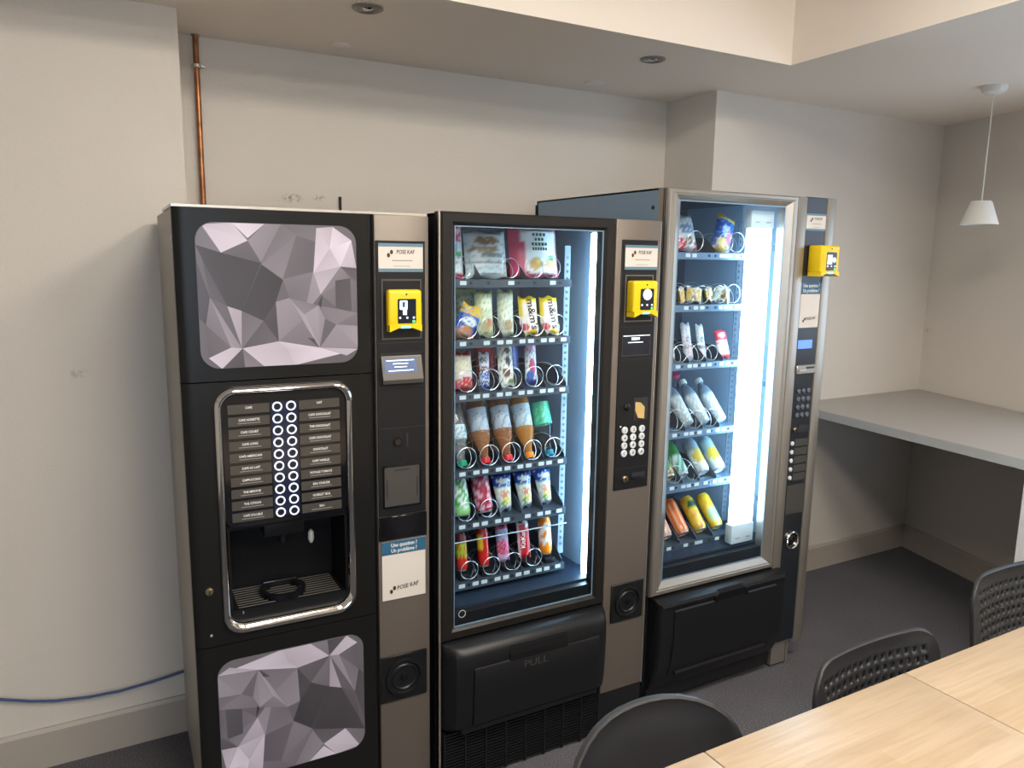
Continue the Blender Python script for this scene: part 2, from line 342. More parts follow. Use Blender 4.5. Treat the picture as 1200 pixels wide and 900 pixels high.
# counter along the right wall
t = thing('wall_counter', 'grey wall counter with pale edge in the far corner', 'counter', (0, 0, 0))
def quadslab(name, mt, pts, z0, z1):
    bm = nb(); a = [bm.verts.new((x, y, z0)) for x, y in pts]; b2 = [bm.verts.new((x, y, z1)) for x, y in pts]; n = len(pts)
    bm.faces.new(a); bm.faces.new(b2)
    for i in range(n): bm.faces.new((a[i], a[(i+1) % n], b2[(i+1) % n], b2[i]))
    return obj(name, bm, mt, t)
quadslab('worktop', 'counter', [(3.053, 2.617), (4.075, 2.617), (3.62, .95), (2.911, .95)], .885, .923)
quadslab('edge_band', 'counter_edge', [(3.049, 2.617), (3.053, 2.617), (2.911, .95), (2.907, .95)], .884, .9225)
quadslab('support_panel', 'white_paint', [(2.985, 1.44), (3.70, 1.44), (3.70, 1.47), (2.985, 1.47)], 0, .885)
# pendant lamp
t = thing('pendant_lamp', 'small white cone pendant lamp hanging in the far corner', 'lamp', (3.343, 1.949, 0))
bm = nb(); lathe(bm, [(.050, ZC), (.050, ZC-.008), (.044, ZC-.024), (.030, ZC-.032), (.001, ZC-.033)], 28); obj('ceiling_rose', bm, 'shade', t, True)
bm = nb(); tube(bm, [(0, 0, ZC-.03), (0, 0, 1.885)], .0028, 8); obj('cord', bm, 'white_plastic', t, True)
bm = nb(); lathe(bm, [(.002, 1.884), (.036, 1.884), (.041, 1.878), (.073, 1.786), (.071, 1.786), (.038, 1.874)], 32, cap=False); obj('lamp_shade', bm, 'shade', t, True)
bm = nb(); lathe(bm, [(.004, 1.875), (.016, 1.873), (.016, 1.835), (.025, 1.82), (.022, 1.80), (.004, 1.795)], 16); obj('bulb', bm, 'white_plastic', t, True)

# ------------------------------------------------------------------ shared machine pieces
def sign(parent, x0, x1, z0, z1, y):
    s = B('sign_card', 'card_white', parent, x0, x1, y-.002, y, z0, z1, label='white price sign with blue bands')
    w, h = x1-x0, z1-z0
    B('blue_band', 'card_blue', s, x0, x1, y-.003, y-.0021, z1-.11*h, z1); B('blue_band', 'card_blue', s, x0, x1, y-.003, y-.0021, z0, z0+.12*h)
    text('POSE KAF', h*.20, 'ink', s, x0+w*.60, y-.0026, z0+h*.70, sx=.78, shear=.1)
    beans(s, x0+w*.22, z0+h*.64, h*.07, y-.0024)
    bm = nb(); box(bm, x0+w*.30, x0+w*.76, y-.0027, y-.0022, z0+h*.385, z0+h*.42); box(bm, x0+w*.33, x0+w*.70, y-.0027, y-.0022, z0+h*.195, z0+h*.215); obj('small_print', bm, 'ink_grey', s)
    return s
def beans(parent, x, z, r_, y):
    for dx, dz in ((0, -r_*.8), (r_*1.6, r_*.8)):
        bm = nb(); prism(bm, [(x+dx+r_*.8*cos(2*pi*k/12), z+dz+r_*1.15*sin(2*pi*k/12)) for k in range(12)], y-.0008, y-.0002)
        o = obj('bean_logo', bm, 'bean', parent)
mat('bean', rgb(70, 38, 26), .5)
def qcard(parent, x0, x1, z0, z1, zb, y):
    """info card: teal heading band, white card (the square code is left blank)"""
    s = B('info_card', 'card_white', parent, x0, x1, y-.002, y, z0, z1, label='white information card with blue heading')
    w, h = x1-x0, z1-z0
    B('heading_band', 'card_teal', s, x0, x1, y-.003, y-.0021, zb, z1)
    text('Une question ?', (z1-zb)*.42, 'ink_white', s, (x0+x1)/2, y-.0034, zb+(z1-zb)*.70, sx=.8)
    text('Un problème ?', (z1-zb)*.42, 'ink_white', s, (x0+x1)/2, y-.0034, zb+(z1-zb)*.28, sx=.8)
    text('POSE KAF', w*.135, 'ink', s, x0+w*.58, y-.0026, z0+h*.20, rot=R(-4), sx=.85, shear=.1); beans(s, x0+w*.20, z0+h*.17, w*.045, y-.0024)
    return s
def reader(parent, cx, cz, y, kind, th=.036, w=.096, h=.113):
    b0 = B('card_reader', 'yellow', parent, cx-w/2, cx+w/2, y-th, y, cz-h/2+.012, cz+h/2, .008, 3, 'yellow contactless card reader')
    bm = nb(); f = [(cx-w/2+.002, cz-h/2), (cx-w*.22, cz-h/2+.010), (cx+w*.22, cz-h/2+.010), (cx+w/2-.002, cz-h/2), (cx+w/2-.002, cz-h/2+.018), (cx-w/2+.002, cz-h/2+.018)]
    prism(bm, f, y-th-.004, y-.004); obj('lip', bm, 'yellow', b0)
    B('lip_light', 'led_blue', b0, cx-.014, cx+.012, y-th-.0052, y-th+.004, cz-h/2+.0095, cz-h/2+.0155)
    yy = y-th
    sc = P('screen', 'screen_dark', b0, rr(cx-.022, cx+.030, cz-.034, cz+.032, .003, 3), yy-.0016, yy)
    P('side_notch', 'yellow_dark', b0, rr(cx+w/2-.001, cx+w/2+.0012, cz-.045, cz+.02, .0004, 1), yy+.006, yy+.03)
    bm = nb(); cyl(bm, (cx+.003, yy-.001, cz+.044), .0028, 0, .001, 10); obj('sensor', bm, 'ink', b0)
    yy -= .0026
    if kind == 1:
        P('display_card', 'screen_white', b0, rr(cx-.017, cx+.005, cz+.003, cz+.028, .003, 3), yy, yy+.0008); B('display_hand', 'screen_white', b0, cx-.008, cx+.003, yy, yy+.0008, cz-.011, cz+.004)
        B('display_chip', 'screen_navy', b0, cx-.010, cx-.002, yy-.0008, yy, cz+.010, cz+.024)
    elif kind == 2:
        P('display_disc', 'screen_white', b0, [(cx+.004+.017*cos(2*pi*k/20), cz+.014+.017*sin(2*pi*k/20)) for k in range(20)], yy, yy+.0008)
    else:
        B('display_field', 'screen_white', b0, cx-.019, cx+.006, yy, yy+.0008, cz-.012, cz+.022); P('display_disc', 'screen_white', b0, [(cx+.017+.009*cos(2*pi*k/16), cz+.004+.009*sin(2*pi*k/16)) for k in range(16)], yy, yy+.0008)
    for k, dx in enumerate((-.016, .004, .023)): B('key', 'screen_text', b0, cx+dx-.0025, cx+dx+.0025, yy, yy+.001, cz-.021, cz-.016)
    bm = nb(); ring(bm, [(cx+.023+.004*cos(2*pi*k/12), cz-.029+.004*sin(2*pi*k/12)) for k in range(12)], [(cx+.023+.0022*cos(2*pi*k/12), cz-.029+.0022*sin(2*pi*k/12)) for k in range(12)], yy, yy+.001); obj('confirm_key', bm, 'led_green', b0)
    return b0
def round_port(parent, cx, cz, s, y, name='cup_port'):
    q = B(name, 'black_plastic', parent, cx-s, cx+s, y-.006, y, cz-s, cz+s, .002, 1)
    bm = nb(); lathe(bm, [(s*.80, -.0065), (s*.78, -.013), (s*.68, -.013), (s*.62, -.004), (s*.58, -.0065), (s*.52, -.010), (s*.46, -.0065), (s*.40, .0), (s*.15, .004), (s*.1, .004)], 36, 'y', (cx, y, cz)); obj('port_ring', bm, 'black_plastic', q, True)
    bm = nb(); lathe(bm, [(s*.16, -.008), (s*.14, -.012), (s*.02, -.012)], 12, 'y', (cx, y, cz)); obj('port_knob', bm, 'black_gloss', q, True)
    return q
def lock(parent, x, z, y, r_=.011):
    bm = nb(); lathe(bm, [(r_, 0), (r_, -.006), (r_*.75, -.009), (r_*.2, -.009)], 18, 'y', (x, y, z)); o = obj('lock', bm, 'brass', parent, True)
    bm = nb(); box(bm, x-.0012, x+.0012, y-.013, y-.0085, z-.006, z+.004); obj('keyhole', bm, 'ink', o); return o

# ------------------------------------------------------------------ 1. coffee machine
c1 = thing('coffee_machine', 'dark grey hot drinks machine with faceted grey panels and lit button rings', 'coffee machine', (.193, 2.0, 0), R(-1.2))
bm = nb(); box(bm, .005, .010, .036, .60, .03, 1.728); box(bm, .636, .641, .036, .60, .03, 1.728); box(bm, .010, .636, .595, .60, .03, 1.728); box(bm, .010, .636, .036, .595, 1.722, 1.728); box(bm, .010, .636, .036, .595, .03, .036)
obj('cabinet', bm, 'cabinet_grey', c1)
B('top_trim', 'silver_edge', c1, .0, .646, .012, .30, 1.7285, 1.7345)
B('side_seal', 'black_matte', c1, .0, .0865, .0305, .0355, .08, 1.727); B('side_seal', 'black_matte', c1, .408, .641, .0305, .0355, .08, 1.727)
B('base', 'black_matte', c1, .02, .63, .03, .58, 0, .03)
for z in (1.655, 1.635):
    bm = nb(); lathe(bm, [(.005, 0), (.005, -.003), (.001, -.003)], 10); o = obj('rivet', bm, 'silver_edge', c1); o.rotation_euler = (0, R(90), 0); o.location = (.005, .10 if z > 1.65 else .07, z)
# doors: section with long soft flanks, extruded between two heights
def door_prof(x0, x1, t):
    return [(x0, .030), (x0, .013), (x0+.006, .006), (x0+.016, .002), (x0+.030, 0), (x1-.020, 0), (x1-.010, .002), (x1-.003, .007), (x1, .013), (x1, .030)]
def door(name, x0, x1, z0, z1, mt, parent):
    bm = nb(); pr = door_prof(x0, x1, .03); vs = loft(bm, [[(x, y, z0) for x, y in pr], [(x, y, z1) for x, y in pr]])
    bm.faces.new(vs[0]); bm.faces.new(vs[1]); return obj(name, bm, mt, parent, True)
d_up = door('upper_door', 0, .487, 1.306, 1.7275, 'gunmetal', c1)
d_lo = door('lower_door', 0, .487, .06, .6055, 'gunmetal', c1)
# middle door is a frame around the vending window
bm = nb()
hx0, hx1, hz0, hz1 = .078, .417, .640, 1.283
for (x0, x1, z0, z1) in ((0, hx0, .608, 1.303), (hx1, .487, .608, 1.303)):
    pr = door_prof(0, .487, .03); pr = [p for p in pr if (p[0] < .05 if x0 == 0 else p[0] > .4)]
    pr = pr+[(hx0, 0), (hx0, .03)] if x0 == 0 else [(hx1, .03), (hx1, 0)]+pr
    vs = loft(bm, [[(x, y, z0) for x, y in pr], [(x, y, z1) for x, y in pr]]); bm.faces.new(vs[0]); bm.faces.new(vs[1])
box(bm, hx0, hx1, 0, .03, .608, hz0); box(bm, hx0, hx1, 0, .03, hz1, 1.303)
arc = rr(hx0, hx1, hz0, hz1, .046, 6)
for k, c_ in enumerate(((hx1, hz1), (hx0, hz1), (hx0, hz0), (hx1, hz0))): prism(bm, [c_]+arc[7*k:7*k+7][::-1], 0, .03)
d_mid = obj('middle_door', bm, 'gunmetal', c1, True)
# chrome surround
def chrome_ring(parent):
    bm = nb(); o_, i_ = rr(.070, .425, .631, 1.290, .052, 8), rr(.092, .402, .662, 1.267, .036, 8)
    def mix(t): return [(a[0]+(b_[0]-a[0])*t, a[1]+(b_[1]-a[1])*t) for a, b_ in zip(o_, i_)]
    loft(bm, [[(x, y, z) for x, z in mix(t)] for t, y in ((0, .001), (.0, -.004), (.18, -.010), (.45, -.013), (.70, -.010), (.88, -.002), (1, .010), (1, .030))])
    o = obj('chrome_surround', bm, 'chrome', parent, True); o['label'] = 'polished chrome surround'
chrome_ring(d_mid)
# faceted print, read off the photograph in panel units (u right, v down over 651 x 590 steps)
FAC = [  # polygon points, grey value
 ([(0,35),(25,10),(95,120),(0,90)], 140), ([(25,10),(140,0),(200,70),(95,120)], 214), ([(140,0),(270,0),(200,60)], 226), ([(0,90),(95,120),(250,160),(165,355),(110,335),(25,150)], 96),
 ([(95,120),(200,70),(250,158)], 124), ([(200,70),(270,0),(335,0),(250,158)], 160), ([(335,0),(395,45),(250,165)], 140), ([(250,165),(395,45),(335,225)], 152),
 ([(395,45),(475,68),(462,195),(335,225)], 126), ([(335,0),(475,8),(475,68),(395,45)], 136), ([(480,12),(535,95),(463,200)], 214), ([(480,12),(550,5),(535,95)], 204), ([(550,5),(630,60),(535,95)], 222),
 ([(535,95),(630,60),(580,172)], 228), ([(535,95),(580,172),(463,200)], 206), ([(463,200),(580,172),(492,290)], 196), ([(630,60),(650,178),(580,172)], 204), ([(580,172),(650,178),(651,236)], 116),
 ([(492,290),(580,172),(622,222)], 150), ([(492,290),(622,222),(556,345)], 138), ([(556,232),(622,222),(626,372),(556,348)], 110), ([(622,222),(651,236),(651,375),(626,372)], 134),
 ([(250,165),(335,230),(303,320),(255,400),(165,355)], 92), ([(303,320),(310,486),(250,398)], 104), ([(335,225),(462,195),(420,375),(358,305)], 142), ([(462,195),(492,290),(420,375)], 168),
 ([(303,320),(358,305),(410,400),(310,486)], 164), ([(310,486),(410,400),(460,480),(480,520)], 146), ([(358,305),(480,338),(425,378)], 152), ([(420,375),(480,338),(482,520)], 172), ([(358,305),(420,375),(482,520),(440,450)], 180),
 ([(480,338),(651,372),(556,422),(508,395)], 150), ([(480,338),(508,395),(482,520)], 164), ([(556,422),(651,372),(651,430)], 140), ([(556,422),(651,430),(651,530),(482,520)], 168),
 ([(110,335),(165,355),(160,510)], 190), ([(45,300),(160,510),(118,505)], 170), ([(45,300),(25,410),(118,505)], 148), ([(25,410),(118,505),(30,545)], 128), ([(165,355),(250,398),(163,508)], 140),
 ([(163,508),(250,398),(310,486)], 122), ([(0,150),(45,300),(25,410),(0,380)], 108), ([(25,150),(110,335),(45,300)], 118), ([(30,545),(118,505),(163,510),(80,592)], 212), ([(163,510),(80,592),(170,592)], 110), ([(163,510),(170,592),(250,592)], 150),
 ([(163,510),(310,486),(350,525),(370,592),(250,592)], 208), ([(310,486),(482,520),(600,545),(370,592),(350,525)], 216), ([(482,520),(651,532),(600,560)], 202), ([(430,475),(460,480),(478,520)], 104), ([(480,330),(500,290),(492,350)], 90)]
def faceted(parent, x0, x1, z0, z1, flip):
    base = P('print_panel', 'print_panel', parent, rr(x0, x1, z0, z1, .045, 8), -.0025, .001, 'grey faceted low-poly print'); me = base.data
    def put(me, cols):
        ca = me.color_attributes.new('Col', 'FLOAT_COLOR', 'CORNER')
        for p, c in zip(me.polygons, cols):
            n = p.loop_total
            for q, li in enumerate(p.loop_indices):
                k = 1+.12*(cos(2*pi*q/n+c*1.7)); ca.data[li].color = (*[v*k for v in lin(tuple((c/255)**1.25*k_ for k_ in (.93, .89, .96)))], 1)
    put(me, [128]*len(me.polygons))
    bm = nb(); cols = []; rp = rr(x0+.0008, x1-.0008, z0+.0008, z1-.0008, .045, 8)
    def clip(poly):           # clip to the rounded outline
        out = poly
        for i in range(len(rp)):
            a, b_ = rp[i], rp[(i+1) % len(rp)]; res = []
            def side(p): return (b_[0]-a[0])*(p[1]-a[1])-(b_[1]-a[1])*(p[0]-a[0])
            for j in range(len(out)):
                p, q = out[j], out[(j+1) % len(out)]; sp, sq = side(p), side(q)
                if sp >= 0: res.append(p)
                if (sp >= 0) != (sq >= 0): t_ = sp/(sp-sq); res.append((p[0]+t_*(q[0]-p[0]), p[1]+t_*(q[1]-p[1])))
            out = res
            if len(out) < 3: return []
        return out
    for i, (poly, c) in enumerate(FAC):
        pts = [((x1-u/651*(x1-x0)), z0+v/590*(z1-z0)) if flip else (x0+u/651*(x1-x0), z1-v/590*(z1-z0)) for u, v in poly]
        ar = sum(pts[j][0]*pts[(j+1) % len(pts)][1]-pts[(j+1) % len(pts)][0]*pts[j][1] for j in range(len(pts)))
        if ar < 0: pts = pts[::-1]
        pts = clip(pts)
        if len(pts) < 3: continue
        y = -.0027-.00001*i
        try: bm.faces.new([bm.verts.new((x, y, z)) for x, z in pts]); cols.append(c)
        except ValueError: pass
    bmesh.ops.triangulate(bm, faces=[]) ; f = obj('facets', bm, 'print_panel', base, recalc=False); put(f.data, cols)
    return base
faceted(c1, .048, .441, 1.338, 1.694, False)
faceted(c1, .048, .441, .205, .560, True)
lock(c1, .039, .762, 0, .010)
bm = nb(); cyl(bm, (.039, -.001, .640), .0035, 0, .002, 10); obj('screw', bm, 'ink_grey', d_mid)
# selection panel
sel = P('selection_panel', 'black_gloss', c1, rr(.090, .404, .921, 1.272, .022, 6), .002, .020)
B('button_strip', 'strip_navy', sel, .209, .277, .0006, .002, .938, 1.245)
LT = ['CAFE', 'CAFE NOISETTE', 'CAFE COURT', 'CAFE LONG', 'CAFE AMERICAIN', 'CAFE AU LAIT', 'CAPPUCCINO', 'THE MENTHE', 'THE CITRON', 'CAFE SOLUBLE']
RT = ['LAIT', 'CAFE CHOCOLAT', 'THE CHOCOLAT', 'CAFE CHOCOLAT', 'CHOCOLAT', 'CAFE VANILLE', 'POTAGE TOMATE', 'EAU CHAUDE', 'GOBELET SEUL', 'EAU']
bm = nb(); o_ = [(.0125*cos(2*pi*k/22), .0125*sin(2*pi*k/22)) for k in range(22)]; i_ = [(.0092*cos(2*pi*k/22), .0092*sin(2*pi*k/22)) for k in range(22)]
ring(bm, o_, i_, -.0016, .0006); rg0 = obj('button_ring', bm, 'ring_glow', sel); RM = rg0.data; bpy.data.objects.remove(rg0)
bm = nb(); prism(bm, i_, -.0008, .0006); bt0 = obj('button', bm, 'button_dark', sel); BM_ = bt0.data; bpy.data.objects.remove(bt0)
for i in range(10):
    z = 1.2315-i*.03155
    for (xa, xb, tx, xr) in ((.104, .206, LT[i], .2255), (.281, .388, RT[i], .2605)):
        B('name_plate', 'plate', sel, xa, xb, .0002, .002, z-.0125, z+.0115)
        text(tx, .0085, 'ink_white', sel, (xa+xb)/2, -.0003, z+.0025, sx=.85)
        if i: bm = nb(); box(bm, (xa+xb)/2-.028, (xa+xb)/2+.028, -.0003, .0002, z-.0062, z-.0048); obj('small_print', bm, 'ink_grey', sel)
        link('button', BM_, sel, (xr, 0, z)); link('button_ring', RM, sel, (xr, 0, z))
# vending niche
ni = nb(); box(ni, .088, .096, .01, .17, .655, .925); box(ni, .398, .406, .01, .17, .655, .925); box(ni, .088, .406, .16, .17, .655, .925); box(ni, .088, .406, .01, .17, .912, .921)
niche = obj('cup_niche', ni, 'niche_black', c1)
bm = nb(); prism(bm, [(.094, .655), (.400, .655), (.400, .690), (.094, .690)], .012, .165); obj('niche_floor', bm, 'niche_black', niche)
for k in range(9): B('grate_bar', 'brushed', niche, .112, .385, .024+k*.0150, .0258+k*.0150, .690, .6915)
bm = nb(); lathe(bm, [(.062, .690), (.062, .704), (.054, .708), (.046, .704), (.044, .692)], 30, c=(.238, .078, 0), cap=False); box(bm, .19, .285, .115, .13, .69, .712, .004); obj('cup_rest', bm, 'black_gloss', niche, True)
bm = nb(); box(bm, .19, .30, .06, .16, .86, .912, .006); lathe(bm, [(.012, .865), (.010, .835)], 14, c=(.245, .085, 0)); obj('spout', bm, 'black_plastic', niche, True)
bm = nb(); lathe(bm, [(.004, .0), (.009, .012), (.008, .032), (.003, .04)], 10, c=(.335, .145, .795)); obj('sensor', bm, 'white_plastic', niche, True)
bm = nb(); lathe(bm, [(.004, .676), (.005, .682), (.003, .690)], 8, c=(.122, .016, 0)); obj('drain_stud', bm, 'silver_edge', niche, True)
# payment column
colm = B('payment_column', 'column_paint', c1, .491, .646, .001, .032, .06, 1.7275, .003)
pan = B('payment_panel', 'black_plastic', c1, .493, .634, -.003, .002, .893, 1.660, .0015, 1)
sign(c1, .5005, .6265, 1.577, 1.653, -.003)
bm = nb(); ring(bm, [(.507, 1.394), (.622, 1.394), (.622, 1.558), (.507, 1.558)], [(.511, 1.398), (.618, 1.398), (.618, 1.553), (.511, 1.553)], -.006, -.002); obj('reader_bezel', bm, 'grey_panel', pan)
reader(c1, .5655, 1.474, -.004, 1, .028)
bm = nb(); box(bm, .502, .622, -.0045, -.002, 1.268, 1.357); obj('display_recess', bm, 'black_matte', pan)
bm = nb(); pr = [(-.004, 1.350), (-.006, 1.346), (-.024, 1.285), (-.022, 1.274), (-.004, 1.272)]
vs = loft(bm, [[(x, y, z) for y, z in pr] for x in (.504, .620)]); bm.faces.new(vs[0]); bm.faces.new(vs[1]); dh = obj('display_housing', bm, 'grey_panel', c1)
sc = B('display', 'screen_navy', pan, -.046, .046, -.001, .001, -.0195, .0195); sc.location = (.557, -.0127, 1.322); sc.rotation_euler = (R(-15.5), 0, 0)
sc.parent = dh
for k, (zz, w_) in enumerate(((.015, .040), (.006, .022), (-.003, .018), (-.013, .036))):
    q = B('display_line', 'screen_text', dh, -w_, w_, -.0016, -.0009, zz-.0012, zz+.0012); q.location = sc.location; q.rotation_euler = sc.rotation_euler
for z in (1.262, 1.146, 1.385): B('seam', 'ink', pan, .494, .633, -.0034, -.0029, z-.0009, z+.0009)
bm = nb(); lathe(bm, [(.012, -.003), (.012, -.008), (.009, -.011), (.002, -.011)], 20, 'y', (.549, 0, 1.107)); obj('return_button', bm, 'black_gloss', pan, True)
B('coin_slot', 'ink', pan, .5755, .5805, -.0045, -.0025, 1.090, 1.128)
bm = nb(); ring(bm, rr(.505, .618, .916, 1.040, .004, 2), rr(.509, .614, .920, 1.036, .003, 2), -.007, -.002); obj('coin_tray_frame', bm, 'black_gloss', pan)
ct = B('coin_tray_flap', 'grey_panel', c1, .510, .613, -.005, -.003, .921, 1.035); B('flap_slot', 'ink', ct, .538, .585, -.0056, -.0049, 1.0225, 1.0265)
for x in (.517, .606): B('flap_rib', 'black_plastic', ct, x-.001, x+.001, -.0056, -.0049, .945, 1.0)
B('lower_band', 'black_gloss', c1, .492, .636, -.004, .002, .820, .891, .002, 1)
qcard(c1, .500, .631, .640, .816, .777, -.001)
round_port(c1, .562, .394, .072, .0)

# ------------------------------------------------------------------ trays with spirals, tags and dividers
def coil_mesh(r_, turns, L, n=16):
    bm = nb(); pts = [(r_*sin(2*pi*t/n), ((.005*t/n) if t <= n else .005+L*(t-n)/(n*(turns-1))), r_-r_*cos(2*pi*t/n)) for t in range(n*turns+1)]
    tube(bm, pts, .0012, 5); o = obj('coil', bm, 'steel_wire', None, True); me = o.data; bpy.data.objects.remove(o); return me
COILS = {}
def coil(parent, x, z, r_, y=.125, turns=3, L=.30):
    k = (round(r_, 3), turns)
    if k not in COILS: COILS[k] = coil_mesh(r_, turns, L)
    return link('coil', COILS[k], parent, (x, y, z+.004))
bm = nb(); box(bm, -.0105, .0105, -.0012, 0, -.0062, .0062); o = obj('price_tag', bm, 'tag_white'); TAGM = o.data; bpy.data.objects.remove(o)
bm = nb(); box(bm, -.0045, .0045, -.0012, 0, -.004, .004); o = obj('tag_hole', bm, 'ink'); HOLM = o.data; bpy.data.objects.remove(o)
def tray(parent, x0, x1, z, y, tags, holes, divs, coils, depth=.42, sh=.022, mt='tray_metal'):
    bm = nb(); box(bm, x0, x1, y+.004, y+depth, z-.004, z-.001); box(bm, x0, x1, y, y+.004, z-sh, z, 0)
    box(bm, x0, x1, y-.003, y+.004, z-sh-.002, z-sh+.001); t_ = obj('tray', bm, mt, parent)
    for x in tags: link('price_tag', TAGM, t_, (x, y-.0005, z-.0105))
    for x in holes: link('tag_hole', HOLM, t_, (x, y-.0005, z-.0105))
    for x in divs:
        bm = nb(); pr = [(.004, 0), (.004, .012), (.06, .055), (depth, .055), (depth, 0)]
        prism(bm, pr, -.0008, .0008); d = obj('divider', bm, 'tray_metal', t_); d.rotation_euler = (0, 0, R(90)); d.location = (x, y, z-.001)
    for (x, r_) in coils: coil(t_, x, z, r_, y+.006)
    return t_
def chamber(parent, x0, x1, y0, y1, z0, z1, white_right=True):
    bm = nb(); box(bm, x0, x1, y1, y1+.01, z0, z1); box(bm, x0, x0+.008, y0, y1, z0, z1); box(bm, x0, x1, y0, y1, z1, z1+.008); box(bm, x0, x1, y0, y1, z0-.008, z0)
    obj('chamber', bm, 'chamber_dark', parent)
    w_ = B('chamber_side', 'chamber_white', parent, x1-.008, x1, y0, y1, z0, z1)
    return w_
def rail(parent, x, y, z0, z1):
    r_ = B('tray_rail', 'tray_metal', parent, x-.011, x+.011, y, y+.003, z0, z1)
    bm = nb(); z = z0+.03
    while z < z1-.02: box(bm, x-.004, x+.004, y-.0006, y, z, z+.008); z += .022
    q = obj('rail_holes', bm, 'ink', r_); q['kind'] = 'stuff'

# ------------------------------------------------------------------ 2. brown snack machine
m2 = thing('vending_machine', 'dark brown snack and drink vending machine in the middle, with number keypad', 'vending machine', (.858, 1.95, 0), 0, 'glass front vending machines')
bm = nb(); box(bm, .0, .006, .045, .80, .03, 1.738); box(bm, .764, .770, .045, .80, .03, 1.738); box(bm, 0, .77, .79, .80, .03, 1.738); box(bm, 0, .77, .045, .80, 1.730, 1.738); box(bm, .006, .764, .045, .79, .03, .05); box(bm, .6005, .606, .045, .79, .05, 1.730)
obj('cabinet', bm, 'black_plastic', m2)
B('base', 'black_matte', m2, .01, .76, .05, .78, 0, .03)
B('edge_strip', 'silver_edge', m2, -.003, .001, .004, .012, .0, 1.742)
B('edge_strip', 'silver_edge', m2, .766, .7685, .002, .008, .155, 1.740)
# glazed door
bm = nb(); oo = [(.0015, .486), (.588, .486), (.588, 1.742), (.0015, 1.742)]; ii = [(.046, .522), (.548, .522), (.548, 1.705), (.046, 1.705)]; i2 = [(.036, .512), (.558, .512), (.558, 1.715), (.036, 1.715)]
loft(bm, [[(x, .045, z) for x, z in oo], [(x, .006, z) for x, z in oo], [(x+(.006 if x < .3 else -.006), .0, z+(.006 if z < 1 else -.006)) for x, z in oo], [(x, .002, z) for x, z in i2], [(x, .012, z) for x, z in ii], [(x, .045, z) for x, z in ii]], True)
dr = obj('glass_door', bm, 'door_paint', m2, True)
B('glass_pane', 'pane', dr, .044, .550, .012, .016, .520, 1.707)
bm = nb(); ring(bm, [(.046, .522), (.548, .522), (.548, 1.705), (.046, 1.705)], [(.0485, .526), (.5445, .526), (.5445, 1.702), (.0485, 1.702)], .008, .0115); obj('glazing_bead', bm, 'steel_blue', dr)
bm = nb(); ring(bm, [(.075+.012*cos(2*pi*k/16), .560+.012*sin(2*pi*k/16)) for k in range(16)], [(.075+.0105*cos(2*pi*k/16), .560+.0105*sin(2*pi*k/16)) for k in range(16)], .0112, .0118); obj('arrow_mark', bm, 'ink_white', dr)
chamber(m2, .03, .600, .050, .60, .565, 1.722)
B('chamber_sill', 'black_plastic', m2, .03, .598, .020, .60, .498, .558)
for k in range(1): rail(m2, .517, .16, .62, 1.66)
lm = B('lamp', 'lamp_tube', m2, .560, .582, .075, .097, .566, 1.700, .004, 2, 'bright white vertical light tube')
for z in (.62, 1.13, 1.64): B('lamp_clip', 'chamber_white', m2, .562, .598, .098, .106, z, z+.02)
# column with payment panel
B('payment_column', 'column_paint', m2, .590, .7655, .001, .044, .157, 1.742, .003)
B('kick_plate', 'black_plastic', m2, .590, .7655, .006, .044, .01, .1545, .002)
p2 = B('payment_panel', 'black_plastic', m2, .612, .752, -.003, .002, .872, 1.680, .0015, 1)
sign(m2, .6225, .750, 1.588, 1.664, -.003)
bm = nb(); ring(bm, [(.627, 1.424), (.738, 1.424), (.738, 1.572), (.627, 1.572)], [(.631, 1.428), (.734, 1.428), (.734, 1.568), (.631, 1.568)], -.005, -.002); obj('reader_bezel', bm, 'column_paint', p2)
reader(m2, .680, 1.498, -.003, 2, .040)
dp = B('display', 'screen_dark', m2, .625, .735, -.0045, -.002, 1.317, 1.381); B('display_line', 'screen_text', dp, .660, .692, -.0052, -.0044, 1.366, 1.374); B('display_line', 'screen_text', dp, .646, .706, -.0052, -.0044, 1.357, 1.3595); B('display_line', 'screen_text', dp, .627, .733, -.0052, -.0044, 1.3785, 1.3805)
bm = nb(); ring(bm, [(.623, 1.315), (.737, 1.315), (.737, 1.383), (.623, 1.383)], [(.625, 1.317), (.735, 1.317), (.735, 1.381), (.625, 1.381)], -.0052, -.002); obj('display_frame', bm, 'grey_panel', dp)
for z in (1.408, 1.303, .944): B('seam', 'ink', p2, .613, .751, -.0034, -.0029, z-.0009, z+.0009)
bm = nb(); lathe(bm, [(.011, -.003), (.011, -.008), (.008, -.010), (.001, -.010)], 18, 'y', (.652, 0, 1.149)); obj('return_button', bm, 'black_gloss', p2, True)
B('coin_recess', 'ink', p2, .680, .737, -.0045, -.0028, 1.102, 1.176)
bm = nb(); loft(bm, [[(.686+a*.030, -.005-.010*b_, 1.163-c_*.055) for a, b_, c_ in ((0, 0, 0), (.6, .6, .05), (1, 1, .3), (1, 1, 1), (.35, .4, .95), (0, 0, .5))], [(.686+a*.030, -.004, 1.163-c_*.055) for a, b_, c_ in ((0, 0, 0), (.6, .6, .05), (1, 1, .3), (1, 1, 1), (.35, .4, .95), (0, 0, .5))]])
vs = bm.verts[:]; bm.verts.ensure_lookup_table(); bm.faces.new(bm.verts[:6]); obj('coin_funnel', bm, 'cone_gold', p2)
KEYS = ['1', '2', '3', '4', '5', '6', '7', '8', '9', 'C', '0', '#']
for i, ch in enumerate(KEYS):
    x, z = .647+(i % 3)*.035, 1.0725-(i//3)*.0257
    bm = nb(); lathe(bm, [(.0118, -.002), (.0118, -.006), (.010, -.0075), (.001, -.0075)], 18, 'y', (x, 0, z)); q = obj('key', bm, 'key_white', m2, True)
    text(ch, .014, 'ink', q, x, -.0079, z, 'key_mark')
